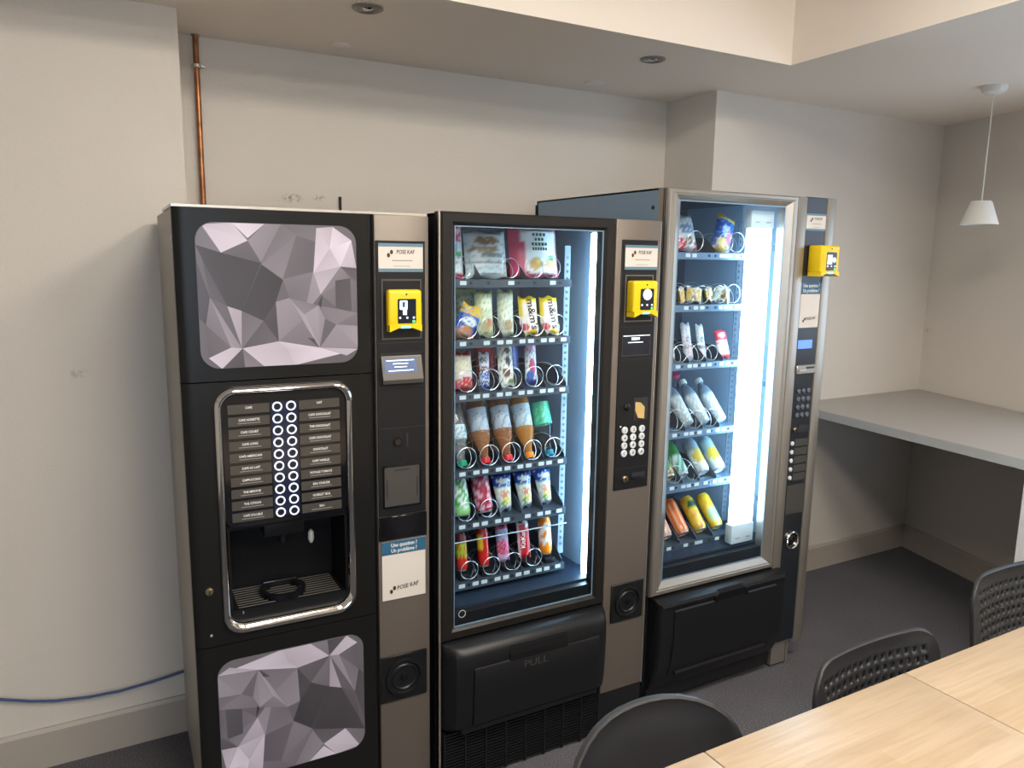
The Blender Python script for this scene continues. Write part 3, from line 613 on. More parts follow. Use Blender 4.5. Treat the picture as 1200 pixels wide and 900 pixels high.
bm = nb(); cyl(bm, (.630, 0, 1.086), .003, -.005, -.002, 8); obj('status_light', bm, 'key_white', p2)
lock(m2, .654, .909, -.003); B('lock_recess', 'ink', p2, .683, .737, -.0045, -.0028, .900, .925); B('lock_lever', 'black_gloss', p2, .683, .732, -.010, -.003, .904, .912, .002)
round_port(m2, .6855, .4765, .0675, .0)
# product bin: bulging body with a lift flap
def bulge(x0, x1, prof, parent, name, mt, shrink=.012):
    """profile [(y,z)...] swept in x, ends drawn in"""
    bm = nb(); xs = [(x0, .0), (x0+shrink*.4, .55), (x0+shrink*1.3, .9), (x0+shrink*2.6, 1), (x1-shrink*2.6, 1), (x1-shrink*1.3, .9), (x1-shrink*.4, .55), (x1, .0)]
    ymax = max(p[0] for p in prof)
    vs = loft(bm, [[(x, ymax-(ymax-y)*max(k, .25), z) for y, z in prof] for x, k in xs]); bm.faces.new(vs[0]); bm.faces.new(vs[-1]); return obj(name, bm, mt, parent, True)
pb = bulge(.006, .598, [(.03, .482), (.0, .482), (-.02, .478), (-.042, .466), (-.052, .446), (-.054, .40), (-.048, .26), (-.040, .215), (-.02, .200), (.03, .200)], m2, 'bin', 'black_plastic', .02)
bm = nb(); fl = [(-.056, .412), (-.0605, .405), (-.0575, .33), (-.053, .235), (-.05, .225), (-.04, .225), (-.05, .40)]
vs = loft(bm, [[(x, y, z) for y, z in fl] for x in (.085, .535)]); bm.faces.new(vs[0]); bm.faces.new(vs[1]); flp = obj('bin_flap', bm, 'black_plastic', pb, True)
bm = nb(); vs = loft(bm, [[(x, y, z) for y, z in ((-.0565, .412), (-.061, .408), (-.058, .425), (-.050, .452), (-.042, .456))] for x in (.205, .215, .395, .412)])
bm.faces.new(vs[0]); bm.faces.new(vs[-1]); obj('pull_shade', bm, 'niche_black', pb)  # raised dark piece standing in for the shade in the pull slot
text('PULL', .032, 'ink_emboss', m2, .295, -.0614, .385, 'pull_lettering', sx=1.25)
B('bin_shadow_gap', 'black_matte', m2, .06, .56, -.02, .02, .183, .200)
# ventilation grille: frame bars and fine slats
gr = B('grille_back', 'black_matte', m2, .005, .590, .020, .030, .005, .185)
bm = nb()
for k in range(17): box(bm, .012, .588, .004, .018, .012+k*.0102, .0165+k*.0102)
q = obj('grille_slats', bm, 'black_plastic', gr); q['kind'] = 'stuff'
for k in range(9): B('grille_bar', 'black_plastic', gr, .010+k*.0715, .015+k*.0715, .0, .02, .006, .186)
# trays
Z2 = [1.554, 1.373, 1.210, .970, .800, .605]; C2 = [.144, .223, .302, .381, .460]; D2 = [.104, .184, .263, .342, .421, .500]; TY = .12
tray(m2, .05, .508, Z2[0], TY, [.125, .287, .437], [.150, .21, .312, .37, .465], [.184, .342], [(.125, .032), (.287, .030), (.372, .032), (.437, .032)], .40)
tray(m2, .05, .508, Z2[1], TY, [.125, .205, .252, .283, .330, .361, .408, .438, .482], [.152, .229, .306, .384, .460], D2[1:5], [(x, .033) for x in C2], .40)
tray(m2, .05, .508, Z2[2], TY, [.125, .173, .204, .252, .283, .330, .361, .408, .438, .482], [.149, .228, .306, .384, .460], D2[1:], [(x, .033) for x in C2], .40)
tray(m2, .05, .508, Z2[3], TY, [.125, .173, .204, .252, .283, .330, .361, .408, .438, .482], [.149, .228, .306, .384, .460], D2[1:], [(x, .033) for x in C2], .40)
tray(m2, .05, .508, Z2[4], TY, [.125, .173, .204, .252, .283, .361, .408, .438, .482], [.149, .228, .306, .384, .460], D2[1:], [(C2[0], .03), (C2[1], .03)], .40)
t6 = tray(m2, .05, .508, Z2[5], TY, [.125, .173, .204, .252, .283, .330, .361, .408, .438, .482], [.149, .228, .306, .384, .460], D2[1:], [(x+.012, .030) for x in C2[:4]], .40)
for x in C2: B('wedge', 'black_plastic', t6, x-.02, x+.02, TY+.012, TY+.05, Z2[5]-.001, Z2[5]+.018, .004)
bm = nb(); tube(bm, [(.05, TY-.012, .745), (.505, TY-.012, .747)], .0022, 6); obj('guard_wire', bm, 'steel_wire', m2, True)

# ------------------------------------------------------------------ 3. silver snack machine
m3 = thing('vending_machine', 'tall silver framed vending machine on the right with wide white light', 'vending machine', (1.667, 1.975, 0), 0, 'glass front vending machines')
bm = nb(); box(bm, .0, .006, .05, .825, .06, 1.851); box(bm, .794, .800, .05, .825, .06, 1.851); box(bm, 0, .80, .815, .825, .06, 1.851); box(bm, 0, .80, .05, .825, 1.845, 1.851); box(bm, .006, .794, .05, .815, .06, .08); box(bm, .6405, .646, .05, .815, .08, 1.845)
obj('cabinet', bm, 'steel_blue', m3)
B('back_bracket', 'black_matte', m3, -.004, .02, .826, .832, 1.70, 1.835)
bm = nb(); lathe(bm, [(.007, 0), (.007, -.002), (.001, -.003)], 12); o = obj('side_bolt', bm, 'ink', m3); o.rotation_euler = (0, R(90), 0); o.location = (0, .075, 1.79)
# aluminium door frame with a raised, sloped moulding
bm = nb(); oo = [(.0, .448), (.601, .448), (.601, 1.851), (.0, 1.851)]; ii = [(.060, .494), (.554, .494), (.554, 1.815), (.060, 1.815)]
def mixp(t_): return [(a[0]+(b_[0]-a[0])*t_, a[1]+(b_[1]-a[1])*t_) for a, b_ in zip(oo, ii)]
loft(bm, [[(x, y, z) for x, z in mixp(t_)] for t_, y in ((0, .05), (0, .006), (.06, .0), (.14, -.004), (.40, -.004), (.46, -.001), (.55, -.002), (.93, .012), (1, .014), (1, .05))], True)
d3 = obj('glass_door', bm, 'silver', m3, True)
B('glass_pane', 'pane', d3, .058, .556, .016, .020, .492, 1.817)
bm = nb(); ring(bm, [(.060, .494), (.554, .494), (.554, 1.815), (.060, 1.815)], [(.063, .498), (.551, .498), (.551, 1.811), (.063, 1.811)], .0135, .016); obj('glazing_bead', bm, 'steel_blue', d3)
for x in (.008, .016): B('edge_groove', 'ink', m3, -.0012, .0, x+.004, x+.007, .10, 1.848)
chamber(m3, .03, .640, .055, .62, .545, 1.835)
B('chamber_sill', 'navy_panel', m3, .03, .638, .024, .62, .460, .535)
rail(m3, .500, .17, .60, 1.76)
B('lamp', 'lamp_wide', m3, .438, .545, .060, .088, .625, 1.735, .006, 3, 'wide bright white vertical light')
for z0, z1 in ((.548, .624), (1.736, 1.800)):
    e = B('lamp_end', 'lamp_end', m3, .434, .549, .058, .094, z0, z1, .004)
    for x in (.455, .51): B('lamp_clip', 'wire_grey', e, x, x+.02, .0555, .0595, z0+.02, z0+.024)
for z in (.70, 1.15, 1.66): B('lamp_clip', 'chamber_white', m3, .5495, .632, .075, .085, z, z+.02)
# side strip, dark column, right strip
B('strip', 'silver', m3, .603, .6495, .0, .05, .095, 1.851, .004, 2)
B('strip', 'silver', m3, .756, .803, .0, .05, .098, 1.853, .005, 2)
cp = B('payment_column', 'navy_panel', m3, .650, .7555, .004, .05, .115, 1.853, .002, 1)
B('foot_bracket', 'silver', m3, .655, .735, .02, .06, .012, .114, .002, 1); B('foot_bracket', 'silver', m3, .738, .750, .02, .06, .0, .114)
for x in (.02, .64):
    bm = nb(); lathe(bm, [(.018, 0), (.018, .012), (.008, .016), (.008, .075)], 14, c=(x, .085, 0)); obj('foot', bm, 'silver_edge', m3, True)
bm = nb(); lathe(bm, [(.018, 0), (.018, .012), (.008, .016), (.008, .075)], 14, c=(.62, .70, 0)); obj('foot', bm, 'silver_edge', m3, True)
sign(m3, .652, .7545, 1.733, 1.794, .004)
reader(m3, .722, 1.624, .003, 3, .062, .100, .112)
qcard(m3, .652, .7545, 1.377, 1.546, 1.502, .004)
dp = B('display', 'screen_blue', m3, .656, .732, .002, .0045, 1.298, 1.330)
sl = B('note_slot', 'silver', m3, .652, .7545, -.006, .005, 1.203, 1.236, .002, 1); B('slot_mouth', 'ink', sl, .70, .745, -.0066, -.0058, 1.222, 1.229); B('slot_tongue', 'silver_edge', sl, .66, .70, -.010, -.005, 1.214, 1.219)
for i in range(12):
    x, z = .678+(i % 3)*.0265, 1.136-(i//3)*.031
    bm = nb(); lathe(bm, [(.0095, .003), (.0095, -.001), (.007, -.003), (.001, -.003)], 14, 'y', (x, 0, z)); obj('key', bm, 'key_grey', m3, True)
B('lock_recess', 'ink', cp, .692, .745, .002, .0045, .972, 1.003); lock(m3, .672, .987, .003, .010)
for i in range(5):
    z = .934-i*.034
    bm = nb(); lathe(bm, [(.0085, .003), (.0085, -.001), (.006, -.003), (.001, -.003)], 14, 'y', (.664, 0, z)); obj('select_button', bm, 'key_white', m3, True)
    B('select_label', 'grey_panel', m3, .680, .748, .0015, .0045, z-.0135, z+.0135)
B('blank_plate', 'grey_panel', m3, .654, .752, .0015, .0045, .650, .766)
bm = nb(); lathe(bm, [(.036, .004), (.036, -.003), (.033, -.006), (.028, -.004), (.026, .002)], 30, 'y', (.703, 0, .541), cap=False); q = obj('lock_ring', bm, 'chrome', m3, True)
bm = nb(); lathe(bm, [(.0255, .003), (.022, .0), (.008, -.002), (.001, -.002)], 24, 'y', (.703, 0, .541)); obj('lock_core', bm, 'black_gloss', q, True)
# product bin with rolled top edge, sloping in towards its foot
bm = nb()
prof = [(.04, .444), (-.03, .440), (-.045, .434), (-.050, .424), (-.044, .412), (-.046, .38), (-.046, .30), (-.036, .20), (-.018, .13), (.0, .095), (.04, .092)]
xs = [(.012, .86), (.020, 1), (.625, 1), (.636, .86)]
vs = loft(bm, [[(x, .04-(.04-y)*k_, z) for y, z in prof] for x, k_ in xs]); bm.faces.new(vs[0]); bm.faces.new(vs[-1])
b3 = obj('bin', bm, 'black_plastic', m3, True)
bm = nb(); vs = loft(bm, [[(x, y, z) for y, z in ((-.0465, .405), (-.051, .400), (-.050, .30), (-.040, .20), (-.0265, .15), (-.02, .15), (-.04, .3))] for x in (.075, .575)]); bm.faces.new(vs[0]); bm.faces.new(vs[1]); obj('bin_flap', bm, 'black_plastic', b3, True)
bm = nb(); vs = loft(bm, [[(x, y, z+dz) for y, z in ((-.0475, .400), (-.0525, .398), (-.0525, .425), (-.040, .436))] for x, dz in ((.262, -.006), (.28, .004), (.40, .004), (.425, -.006))]); bm.faces.new(vs[0]); bm.faces.new(vs[-1]); obj('handle_shade', bm, 'niche_black', b3)  # dark piece proud of the bin, paints the shade of a handle slot
bm = nb(); tube(bm, [(.10, -.031, .155), (.55, -.031, .155)], .007, 8); obj('bin_ridge', bm, 'black_plastic', b3, True)
B('plinth', 'black_plastic', m3, .012, .630, .012, .06, .035, .092, .003)
# trays
Z3 = [1.647, 1.462, 1.252, 1.000, .800, .567]
mat('tray_blue', (.16, .26, .38), .35, .4)
tray(m3, .07, .490, Z3[0], TY, [.20, .23, .36, .38, .40, .44, .47], [.30, .33, .455], [.333], [(.24, .036), (.385, .034), (.44, .036)], .42, .022, 'tray_blue')
tray(m3, .07, .490, Z3[1], TY, [.205, .25, .28, .37, .395, .42, .45, .475], [.22, .305, .345, .43], [.325], [(.215, .032), (.285, .032), (.37, .032), (.437, .034)], .42, .022, 'tray_blue')
tray(m3, .07, .490, Z3[2], TY, [.18, .235, .262, .30, .33, .39, .42, .465], [.20, .28, .36, .445], [.235, .318, .402], [(.195, .032), (.28, .032), (.347, .028)], .42, .022, 'tray_blue')
tray(m3, .07, .490, Z3[3], TY, [.18, .235, .262, .30, .345, .39, .42, .465], [.20, .28, .36, .445], [.235, .318, .402], [(.19, .040), (.285, .034), (.36, .034)], .42, .022, 'tray_blue')
tray(m3, .07, .490, Z3[4], TY, [.18, .235, .262, .30, .345, .39, .42, .465], [.20, .28, .36, .445], [.235, .318, .402], [(.20, .034), (.29, .034)], .42, .026, 'tray_blue')
tray(m3, .07, .490, Z3[5], TY, [.18, .262, .318, .335, .42, .475], [.20, .29, .38, .445], [.235, .318, .402], [], .42, .030, 'tray_metal')

# ------------------------------------------------------------------ products
def colorize(o, fn):
    me = o.data; ca = me.color_attributes.new('Col', 'FLOAT_COLOR', 'CORNER'); uvl = UV[o.name]
    for p in me.polygons:
        for li in p.loop_indices:
            u, v = uvl[me.loops[li].vertex_index]; ca.data[li].color = (*lin(tuple(min(1, max(0, c/255)) for c in fn(u, v))), 1)
UV = {}
def noisy(u, v, s): return math.sin(u*s*7.3+v*s*4.1)*math.sin(u*s*3.7-v*s*9.2+1.3)
def prn(base, bands=(), blobs=(), speck=None, side=None):
    """flat print: base colour, bands (v0,v1,col), blobs (u,v,ru,rv,col), speck=(scale,thresh,col), side=(width,col)"""
    def f(u, v):
        c = base
        for v0, v1, k in bands:
            if v0 <= v <= v1: c = k
        for bu, bv, ru, rv, k in blobs:
            if ((u-bu)/ru)**2+((v-bv)/rv)**2 < 1: c = k
        if speck and noisy(u, v, speck[0]) > speck[1] and .08 < v < .92: c = speck[2]
        if side and (u < side[0] or u > 1-side[0]): c = side[1]
        return c
    return f
def bag(name, w, h, th, fn, wf=None, nu=14, nv=22, seed=1, mt='print_foil'):
    """pillow pack: front and back sheets, crimped ends; wf(v) scales width"""
    rnd = random.Random(seed); bm = nb(); uv = []; g = [[], []]
    for s in (0, 1):
        for j in range(nv+1):
            row = []
            for i in range(nu+1):
                u, v = i/nu, j/nv; ww = w*(wf(v) if wf else 1)
                e = min(1, min(v, 1-v)/.10); puff = (e**.6 if e > 0 else 0)*(max(0, 1-(2*u-1)**2))**.55
                if v < .045 or v > .955: puff *= .15
                wr = rnd.uniform(-.06, .06)*puff
                y = (-1 if s == 0 else 1)*(th/2*(puff+wr)+.0006)
                pinch = 1-.05*(1-e)*0; x = (u-.5)*ww*(1-.07*(puff > .2)*(1-abs(2*v-1)))*pinch
                z = v*h+(.004*sin(u*9+seed) if (v < .02 or v > .98) else 0)
                row.append(bm.verts.new((x, y, z))); uv.append((u, v))
            g[s].append(row)
    for s in (0, 1):
        for j in range(nv):
            for i in range(nu):
                q = (g[s][j][i], g[s][j][i+1], g[s][j+1][i+1], g[s][j+1][i]); bm.faces.new(q if s == 0 else q[::-1])
    for j in range(nv):
        for i in (0, nu): bm.faces.new((g[0][j][i], g[0][j+1][i], g[1][j+1][i], g[1][j][i]))
    for i in range(nu):
        for j in (0, nv): bm.faces.new((g[0][j][i], g[0][j][i+1], g[1][j][i+1], g[1][j][i]))
    bm.verts.index_update(); o = obj(name, bm, mt, None, True); UV[o.name] = uv; colorize(o, fn); return o
def revolve(name, prof, fn, n=24, nsub=3, mt='print_can'):
    """turned body with printed colours; u runs round the front, v by height"""
    pr = []
    for (a, b_) in zip(prof, prof[1:]):
        for k in range(nsub): t_ = k/nsub; pr.append((a[0]+(b_[0]-a[0])*t_, a[1]+(b_[1]-a[1])*t_))
    pr.append(prof[-1]); H = max(p[1] for p in pr); bm = nb(); uv = []; vs = []
    for r_, z in pr:
        row = []
        for k in range(n):
            a = 2*pi*k/n-pi/2; row.append(bm.verts.new((r_*cos(a), r_*sin(a), z))); uv.append((((k/n)+.5) % 1.0, z/H))
        vs.append(row)
    for j in range(len(vs)-1):
        for k in range(n): bm.faces.new((vs[j][k], vs[j][(k+1) % n], vs[j+1][(k+1) % n], vs[j+1][k]))
    bm.faces.new(vs[0][::-1]); bm.faces.new(vs[-1]); bm.verts.index_update(); o = obj(name, bm, mt, None, True); UV[o.name] = uv
    if fn: colorize(o, fn)
    return o
def place(o, org, x, y, z, tilt=0, rollr=0, yawr=0):
    o.location = (org[0]+x, org[1]+y, z); o.rotation_euler = (Matrix.Rotation(R(yawr), 3, 'Z') @ Matrix.Rotation(R(-tilt), 3, 'X') @ Matrix.Rotation(R(rollr), 3, 'Y')).to_euler(); return o
O2, O3 = (.858, 1.95), (1.667, 1.975)
def can(label, fn, h=.135, r_=.0285, name='drink_can', group='drink cans in the vending machines', letters=None):
    o = revolve(name, [(r_*.70, .004), (r_*.78, 0), (r_*.86, .004), (r_, .014), (r_, h*.5), (r_, h-.014), (r_*.83, h-.003), (r_*.83, h), (r_*.76, h-.004)], fn, 24, 4)
    tag(o, label, 'can', group)
    bm = nb(); lathe(bm, [(r_*.77, h-.0035), (r_*.2, h-.0035)], 20); obj('lid', bm, 'steel_wire', o); bm = nb(); box(bm, -.006, .006, -.014, .002, h-.003, h-.0018); obj('ring_pull', bm, 'steel_wire', o)
    bm = nb(); lathe(bm, [(r_*.72, .003), (r_*.80, -.0005), (r_*.87, .004)], 20, cap=False); obj('base_rim', bm, 'steel_wire', o, True)
    if letters: text(letters[0], letters[1], letters[2], o, 0, -r_-.0012, h*.52, rot=R(letters[3]))
    return o
def bottle(label, body_mat, cap, sleeve, h=.205, r_=.031, group='drink bottles in the vending machines', cat='bottle'):
    """drawn cap-down: z=0 at the cap, base up"""
    t_ = thing('drink_bottle', label, cat, group=group)
    bm = nb(); lathe(bm, [(.0125, .016), (.013, .034), (.017, .050), (r_*.93, .085), (r_, .098), (r_*.96, .112), (r_*.97, h-.055), (r_, h-.045), (r_, h-.012), (r_*.82, h), (r_*.2, h-.008)], 24); obj('bottle_body', bm, body_mat, t_, True)
    cm = 'cap_'+'_'.join(str(int(c)) for c in cap)
    if cm not in MATS: mat(cm, rgb(*cap), .35)
    bm = nb(); lathe(bm, [(.004, 0), (.0155, 0), (.0165, .003), (.0165, .018), (.012, .019)], 20); obj('cap', bm, cm, t_, True)
    if sleeve:
        o = revolve('sleeve', [(r_*.985, h-.100), (r_*.995, h-.060), (r_*1.012, h-.040), (r_*1.01, h-.026)] if len(sleeve) < 2 else sleeve[1], sleeve[0], 28, 5, 'print_foil'); o.parent = t_
    return t_
WHT, BLU, RED, YEL, GRN, PNK, TAN, BRN, NVY, SIL, ORG, CRM, BLK = (232, 238, 238), (40, 90, 190), (190, 26, 34), (238, 205, 40), (40, 150, 70), (214, 60, 110), (205, 165, 110), (110, 66, 40), (18, 34, 110), (175, 190, 200), (240, 130, 20), (238, 226, 190), (20, 20, 24)
GB = 'snack packs in the vending machines'
def pk(x, y, z, org, w, h, th, fn, label, tilt=12, rollr=0, seed=1, wf=None, name='snack_pack', cat='snack', lift=.003, yawr=0):
    o = bag(name, w, h, th, fn, wf, seed=seed); tag(o, label, cat, GB); return place(o, org, x, y, z+lift, tilt, rollr, yawr)
# -- middle machine, top tray: three large bags
o = pk(.090, .176, Z2[0], O2, .125, .162, .05, prn(WHT, [(.90, 1, PNK), (.80, .90, (240, 190, 200)), (0, .07, (200, 50, 90))], [(.62, .60, .22, .12, (70, 130, 200)), (.75, .42, .2, .09, GRN), (.5, .28, .3, .12, TAN), (.86, .74, .12, .1, PNK)], (5, .55, (200, 220, 230))), 'large pink and white snack bag at the left end of the top tray', 8, 0, 3, name='snack_bag')
o = pk(.232, .176, Z2[0], O2, .142, .140, .045, prn((214, 224, 228), [(.30, .36, (150, 140, 135))], [(.5, .80, .36, .08, (150, 110, 70)), (.45, .60, .4, .06, (170, 140, 100)), (.6, .48, .3, .06, (120, 130, 130)), (.5, .16, .4, .08, (190, 205, 212))], (6, .5, (160, 180, 190))), 'silver white snack bag with biscuit pictures on the top tray', 10, 0, 5, name='snack_bag')
o = pk(.404, .176, Z2[0], O2, .176, .158, .055, prn(WHT, [(.92, 1, (225, 130, 150)), (0, .06, (220, 90, 130))], [(.45, .25, .14, .12, TAN), (.78, .24, .14, .10, TAN), (.83, .40, .1, .05, GRN), (.5, .32, .07, .05, YEL)], None, None), 'large white and pink bag with green lettering on top tray', 10, 0, 7, name='snack_bag')
colorize_side = None
me = o.data
ca = me.color_attributes['Col']
for p in me.polygons:
    for li in p.loop_indices:
        u, v = UV[o.name][me.loops[li].vertex_index]
        if u < .30-.12*v or u > .93: ca.data[li].color = (*rgb(212, 62, 108), 1)
mat('ink_green', rgb(36, 96, 84), .5); mat('ink_brown', rgb(74, 40, 26), .5); mat('ink_red', rgb(190, 30, 44), .5); mat('ink_blue', rgb(30, 60, 150), .5); mat('ink_yellow', rgb(240, 210, 60), .5)
for k, (s_, w_) in enumerate(((.020, .026), (.014, .018), (.022, .030), (.018, .028))):
    bm = nb(); n_ = (4, 3, 5, 6)[k]
    for q in range(n_): box(bm, .010-w_+q*2*w_/n_, .010-w_+(q+.62)*2*w_/n_, -.0305, -.0295, .128-k*.015, .137-k*.015)
    obj('lettering', bm, 'ink_green', o)
# -- second tray
pk(.142, .162, Z2[1], O2, .072, .105, .03, prn((40, 84, 176), [(.72, 1, (228, 186, 50)), (0, .22, (170, 110, 60))], [(.5, .5, .36, .14, WHT), (.5, .25, .3, .12, (196, 130, 60))], (7, .6, (90, 140, 220))), 'small blue and yellow biscuit pack leaning sideways on the second tray', 6, 24, 2)
pk(.222, .168, Z2[1], O2, .062, .142, .04, prn((206, 214, 176), [(.94, 1, (180, 200, 120))], [(.4, .2, .25, .12, (190, 160, 110)), (.7, .3, .2, .1, (210, 120, 90)), (.5, .72, .3, .16, (226, 230, 200))], (8, .45, (160, 178, 130))), 'pale green wrapped sandwich with crumpled top on the second tray', 10, 2, 11, name='wrapped_sandwich')
pk(.200, .24, Z2[1], O2, .085, .150, .04, prn((150, 168, 140), [(.9, 1, (176, 196, 150))], [(.5, .7, .4, .1, (190, 200, 170))], (6, .5, (110, 130, 110))), 'dull green wrapped sandwich standing behind another on second tray', 10, -3, 12, name='wrapped_sandwich')
pk(.297, .168, Z2[1], O2, .056, .143, .04, prn((220, 224, 200), [(.93, 1, (200, 210, 150))], [(.5, .22, .3, .12, (180, 150, 110)), (.3, .45, .2, .1, (240, 240, 225))], (9, .5, (180, 190, 160))), 'cream wrapped sandwich between the green one and yellow sweet bags', 10, 3, 13, name='wrapped_sandwich')
def candy(x, label, seed):
    o = pk(x, .164, Z2[1], O2, .066, .122, .034, prn((250, 236, 226), [(.84, 1, (246, 214, 30)), (0, .03, (246, 214, 30))], [(.2, .20, .2, .10, (214, 50, 60)), (.62, .08, .4, .06, (240, 190, 60)), (.98, .5, .12, .45, (246, 214, 60)), (.02, .7, .1, .25, (246, 214, 60))]), label, 10, 0, seed, name='sweet_bag')
    text("m&m's", .036, 'ink_brown', o, .004, -.0200, .066, rot=R(82), sx=1.0, shear=.1); return o
candy(.381, 'yellow sweet bag with brown lettering beside the cream sandwich', 21); candy(.459, 'yellow sweet bag with brown lettering at right end of second tray', 22)
# -- third tray
o = pk(.150, .168, Z2[2], O2, .068, .118, .035, prn((226, 216, 190), [(.90, 1, (170, 30, 40)), (0, .30, (200, 50, 74))], [(.55, .38, .4, .14, (236, 220, 214)), (.6, .3, .2, .06, (190, 40, 60))], (7, .6, (206, 190, 160))), 'cream and red pack at the left end of the third tray', 10, 0, 31)
pk(.226, .170, Z2[2], O2, .036, .112, .022, prn((200, 206, 220), [(.0, .2, (40, 70, 150)), (.42, .60, (110, 40, 60))], [(.5, .35, .5, .12, (60, 100, 180)), (.4, .8, .4, .1, (90, 96, 110))], (11, .4, (236, 240, 246))), 'slim silver and blue chocolate bar on the third tray', 14, 4, 32, name='chocolate_bar')
pk(.305, .170, Z2[2], O2, .054, .148, .026, prn((236, 236, 228), [(.93, 1, (180, 210, 200))], [(.4, .30, .26, .10, (110, 70, 44)), (.6, .55, .2, .10, (60, 60, 70)), (.55, .78, .25, .06, (70, 60, 60)), (.7, .12, .2, .06, (120, 140, 90))], (9, .62, (150, 130, 110))), 'white chocolate bar with dark lettering in middle of third tray', 14, 2, 33, name='chocolate_bar')
pk(.276, .24, Z2[2], O2, .075, .165, .03, prn((186, 30, 40), [(.0, .1, WHT)], [(.5, .55, .3, .2, (220, 60, 66))], (8, .6, (140, 20, 34))), 'red pack standing behind the white chocolate bar', 12, -3, 34)
pk(.396, .170, Z2[2], O2, .042, .150, .024, prn((226, 228, 236), [(.86, 1, (210, 110, 150)), (.70, .86, (236, 190, 206)), (0, .10, (40, 60, 130))], [(.5, .38, .3, .20, (196, 40, 50)), (.3, .2, .3, .1, (40, 90, 170))], (10, .5, (60, 90, 170))), 'white pink and blue bar near right end of the third tray', 14, 4, 35, name='chocolate_bar')
pk(.370, .25, Z2[2], O2, .06, .165, .024, prn((54, 66, 140), [(.9, 1, (150, 160, 210))], [(.5, .5, .3, .3, (80, 90, 170))]), 'dark blue bar standing behind the pink and blue bar', 12, 0, 36, name='chocolate_bar')
# -- bottle tray: bottles stand on their caps, leaning back
SLV = lambda c, k: (prn(c, [(.55, .58, (236, 240, 244))], [], (9, .35, k)),)
def bt(i, dy, x, z, org, body, cap, sleeve, label, tilt=24, **k):
    o = bottle(label, body, cap, sleeve, **k); return place(o, org, x, .150+dy, z+.004, tilt)
bt(0, 0, .140, Z2[3], O2, 'clear_plastic', (20, 150, 100), (prn((196, 214, 222), [], [], (6, .3, (120, 150, 160))), [(.030, .085), (.0315, .100), (.0305, .130)]), 'clear bottle with green cap at the left of the bottle tray')
bt(1, 0, .222, Z2[3], O2, 'juice_amber', (222, 40, 50), SLV((176, 190, 205), (120, 140, 165)), 'amber bottle with red cap next to the green capped bottle')
bt(2, 0, .303, Z2[3], O2, 'juice_amber', (226, 40, 54), SLV((176, 190, 205), (120, 130, 150)), 'amber bottle with red cap in the middle of bottle tray')
bt(3, 0, .383, Z2[3], O2, 'juice_orange', (246, 146, 30), SLV((186, 205, 215), (120, 150, 170)), 'orange drink bottle with orange cap on the bottle tray')
bt(4, 0, .458, Z2[3], O2, 'water', (10, 120, 150), (prn((60, 176, 130), [], [], (7, .4, (110, 210, 170))),), 'clear bottle with teal cap and green label on bottle tray')
for i, (x, bm_, c, lb) in enumerate(((.180, 'juice_amber', (150, 70, 40), 'left'), (.262, 'juice_amber', (150, 70, 40), 'middle'), (.342, 'juice_orange', (240, 120, 20), 'right'))):
    o = bottle('amber bottle in the back row of the bottle tray, '+lb+' one', bm_, c, (prn((170, 104, 66), [], [], (9, .4, (206, 130, 80))),)); place(o, O2, x, .250, Z2[3]+.004, 20)
# -- cans and pouches
def vstripe(cols, k):
    return lambda u, v: cols[int((u*k+.8*v) % len(cols))]
place(can('green and white can at left end of the can and pouch tray', lambda u, v: (WHT if abs(noisy(u, v, 3)) > .45 and .15 < v < .9 else ((60, 170, 70) if v > .25 else (150, 215, 130))), .128, .0295), O2, .144, .160, Z2[4]+.010, 20)
place(can('raspberry red can beside the green can', lambda u, v: ((150, 170, 200) if v > .82 and u > .5 else ((226, 180, 196) if abs(noisy(u+.2, v, 2.4)) > .5 else (176, 40, 74))), .128, .0295), O2, .224, .160, Z2[4]+.010, 22)
def pouch(x, label, seed, w=.072):
    fn = prn((216, 222, 206), [(.66, 1.0, (24, 70, 160)), (.60, .66, (90, 150, 200)), (0, .10, (160, 176, 196))], [(.5, .44, .34, .10, (214, 150, 120)), (.5, .26, .3, .10, (216, 206, 90)), (.3, .18, .18, .06, (120, 170, 80)), (.5, .78, .36, .06, (226, 236, 244))], (9, .62, (240, 244, 246)), None)
    return pk(x, .168, Z2[4], O2, w, .122, .042, fn, label, 18, 0, seed, lambda v: .62+.42*v, 'fruit_pouch', 'pouch')
pouch(.304, 'blue and white tapered fruit pouch beside the red can', 41); pouch(.383, 'blue and white fruit pouch, middle of the three pouches', 42, .066); pouch(.460, 'blue and white fruit pouch at right end of its tray', 43, .064)
# -- bottom tray: slim bottles, bars and a can standing on wedges
def slim(x, fn, label, h=.115, r_=.019, name='drink_can', cat='can'):
    o = can(label, fn, h, r_, name); o['category'] = cat; return place(o, O2, x, .165, Z2[5]+.022, 9)
slim(.148, lambda u, v: ((120, 40, 40) if v > .78 else ((170, 190, 50) if .38 < v < .74 and abs(noisy(u, v, 4)) > .12 else (210, 50, 40))), 'slim red and lime can at left end of bottom tray', .122)
slim(.226, lambda u, v: ((236, 190, 40) if .45 < v < .85 and u < .45 else (206, 40, 34)), 'slim red can with yellow mark on the bottom tray', .124)
pk(.304, .172, Z2[5], O2, .045, .122, .026, prn((206, 84, 120), [(.58, .9, (130, 150, 190)), (0, .2, (186, 150, 190))], [(.4, .42, .2, .2, (190, 50, 100))], (10, .5, (232, 170, 196))), 'pink and blue slim pack in the middle of bottom tray', 12, 0, 51, name='drink_pack', lift=.02)
o = pk(.384, .172, Z2[5], O2, .046, .120, .024, prn((196, 24, 36), [(.94, 1, (236, 220, 220))], [(.72, .9, .15, .06, (240, 236, 236))], None, (.10, (236, 190, 196))), 'red chocolate bar with white lettering on the bottom tray', 12, 0, 52, name='chocolate_bar', lift=.02); text('KitKat', .022, 'ink_white', o, -.008, -.0150, .062, rot=R(-86))
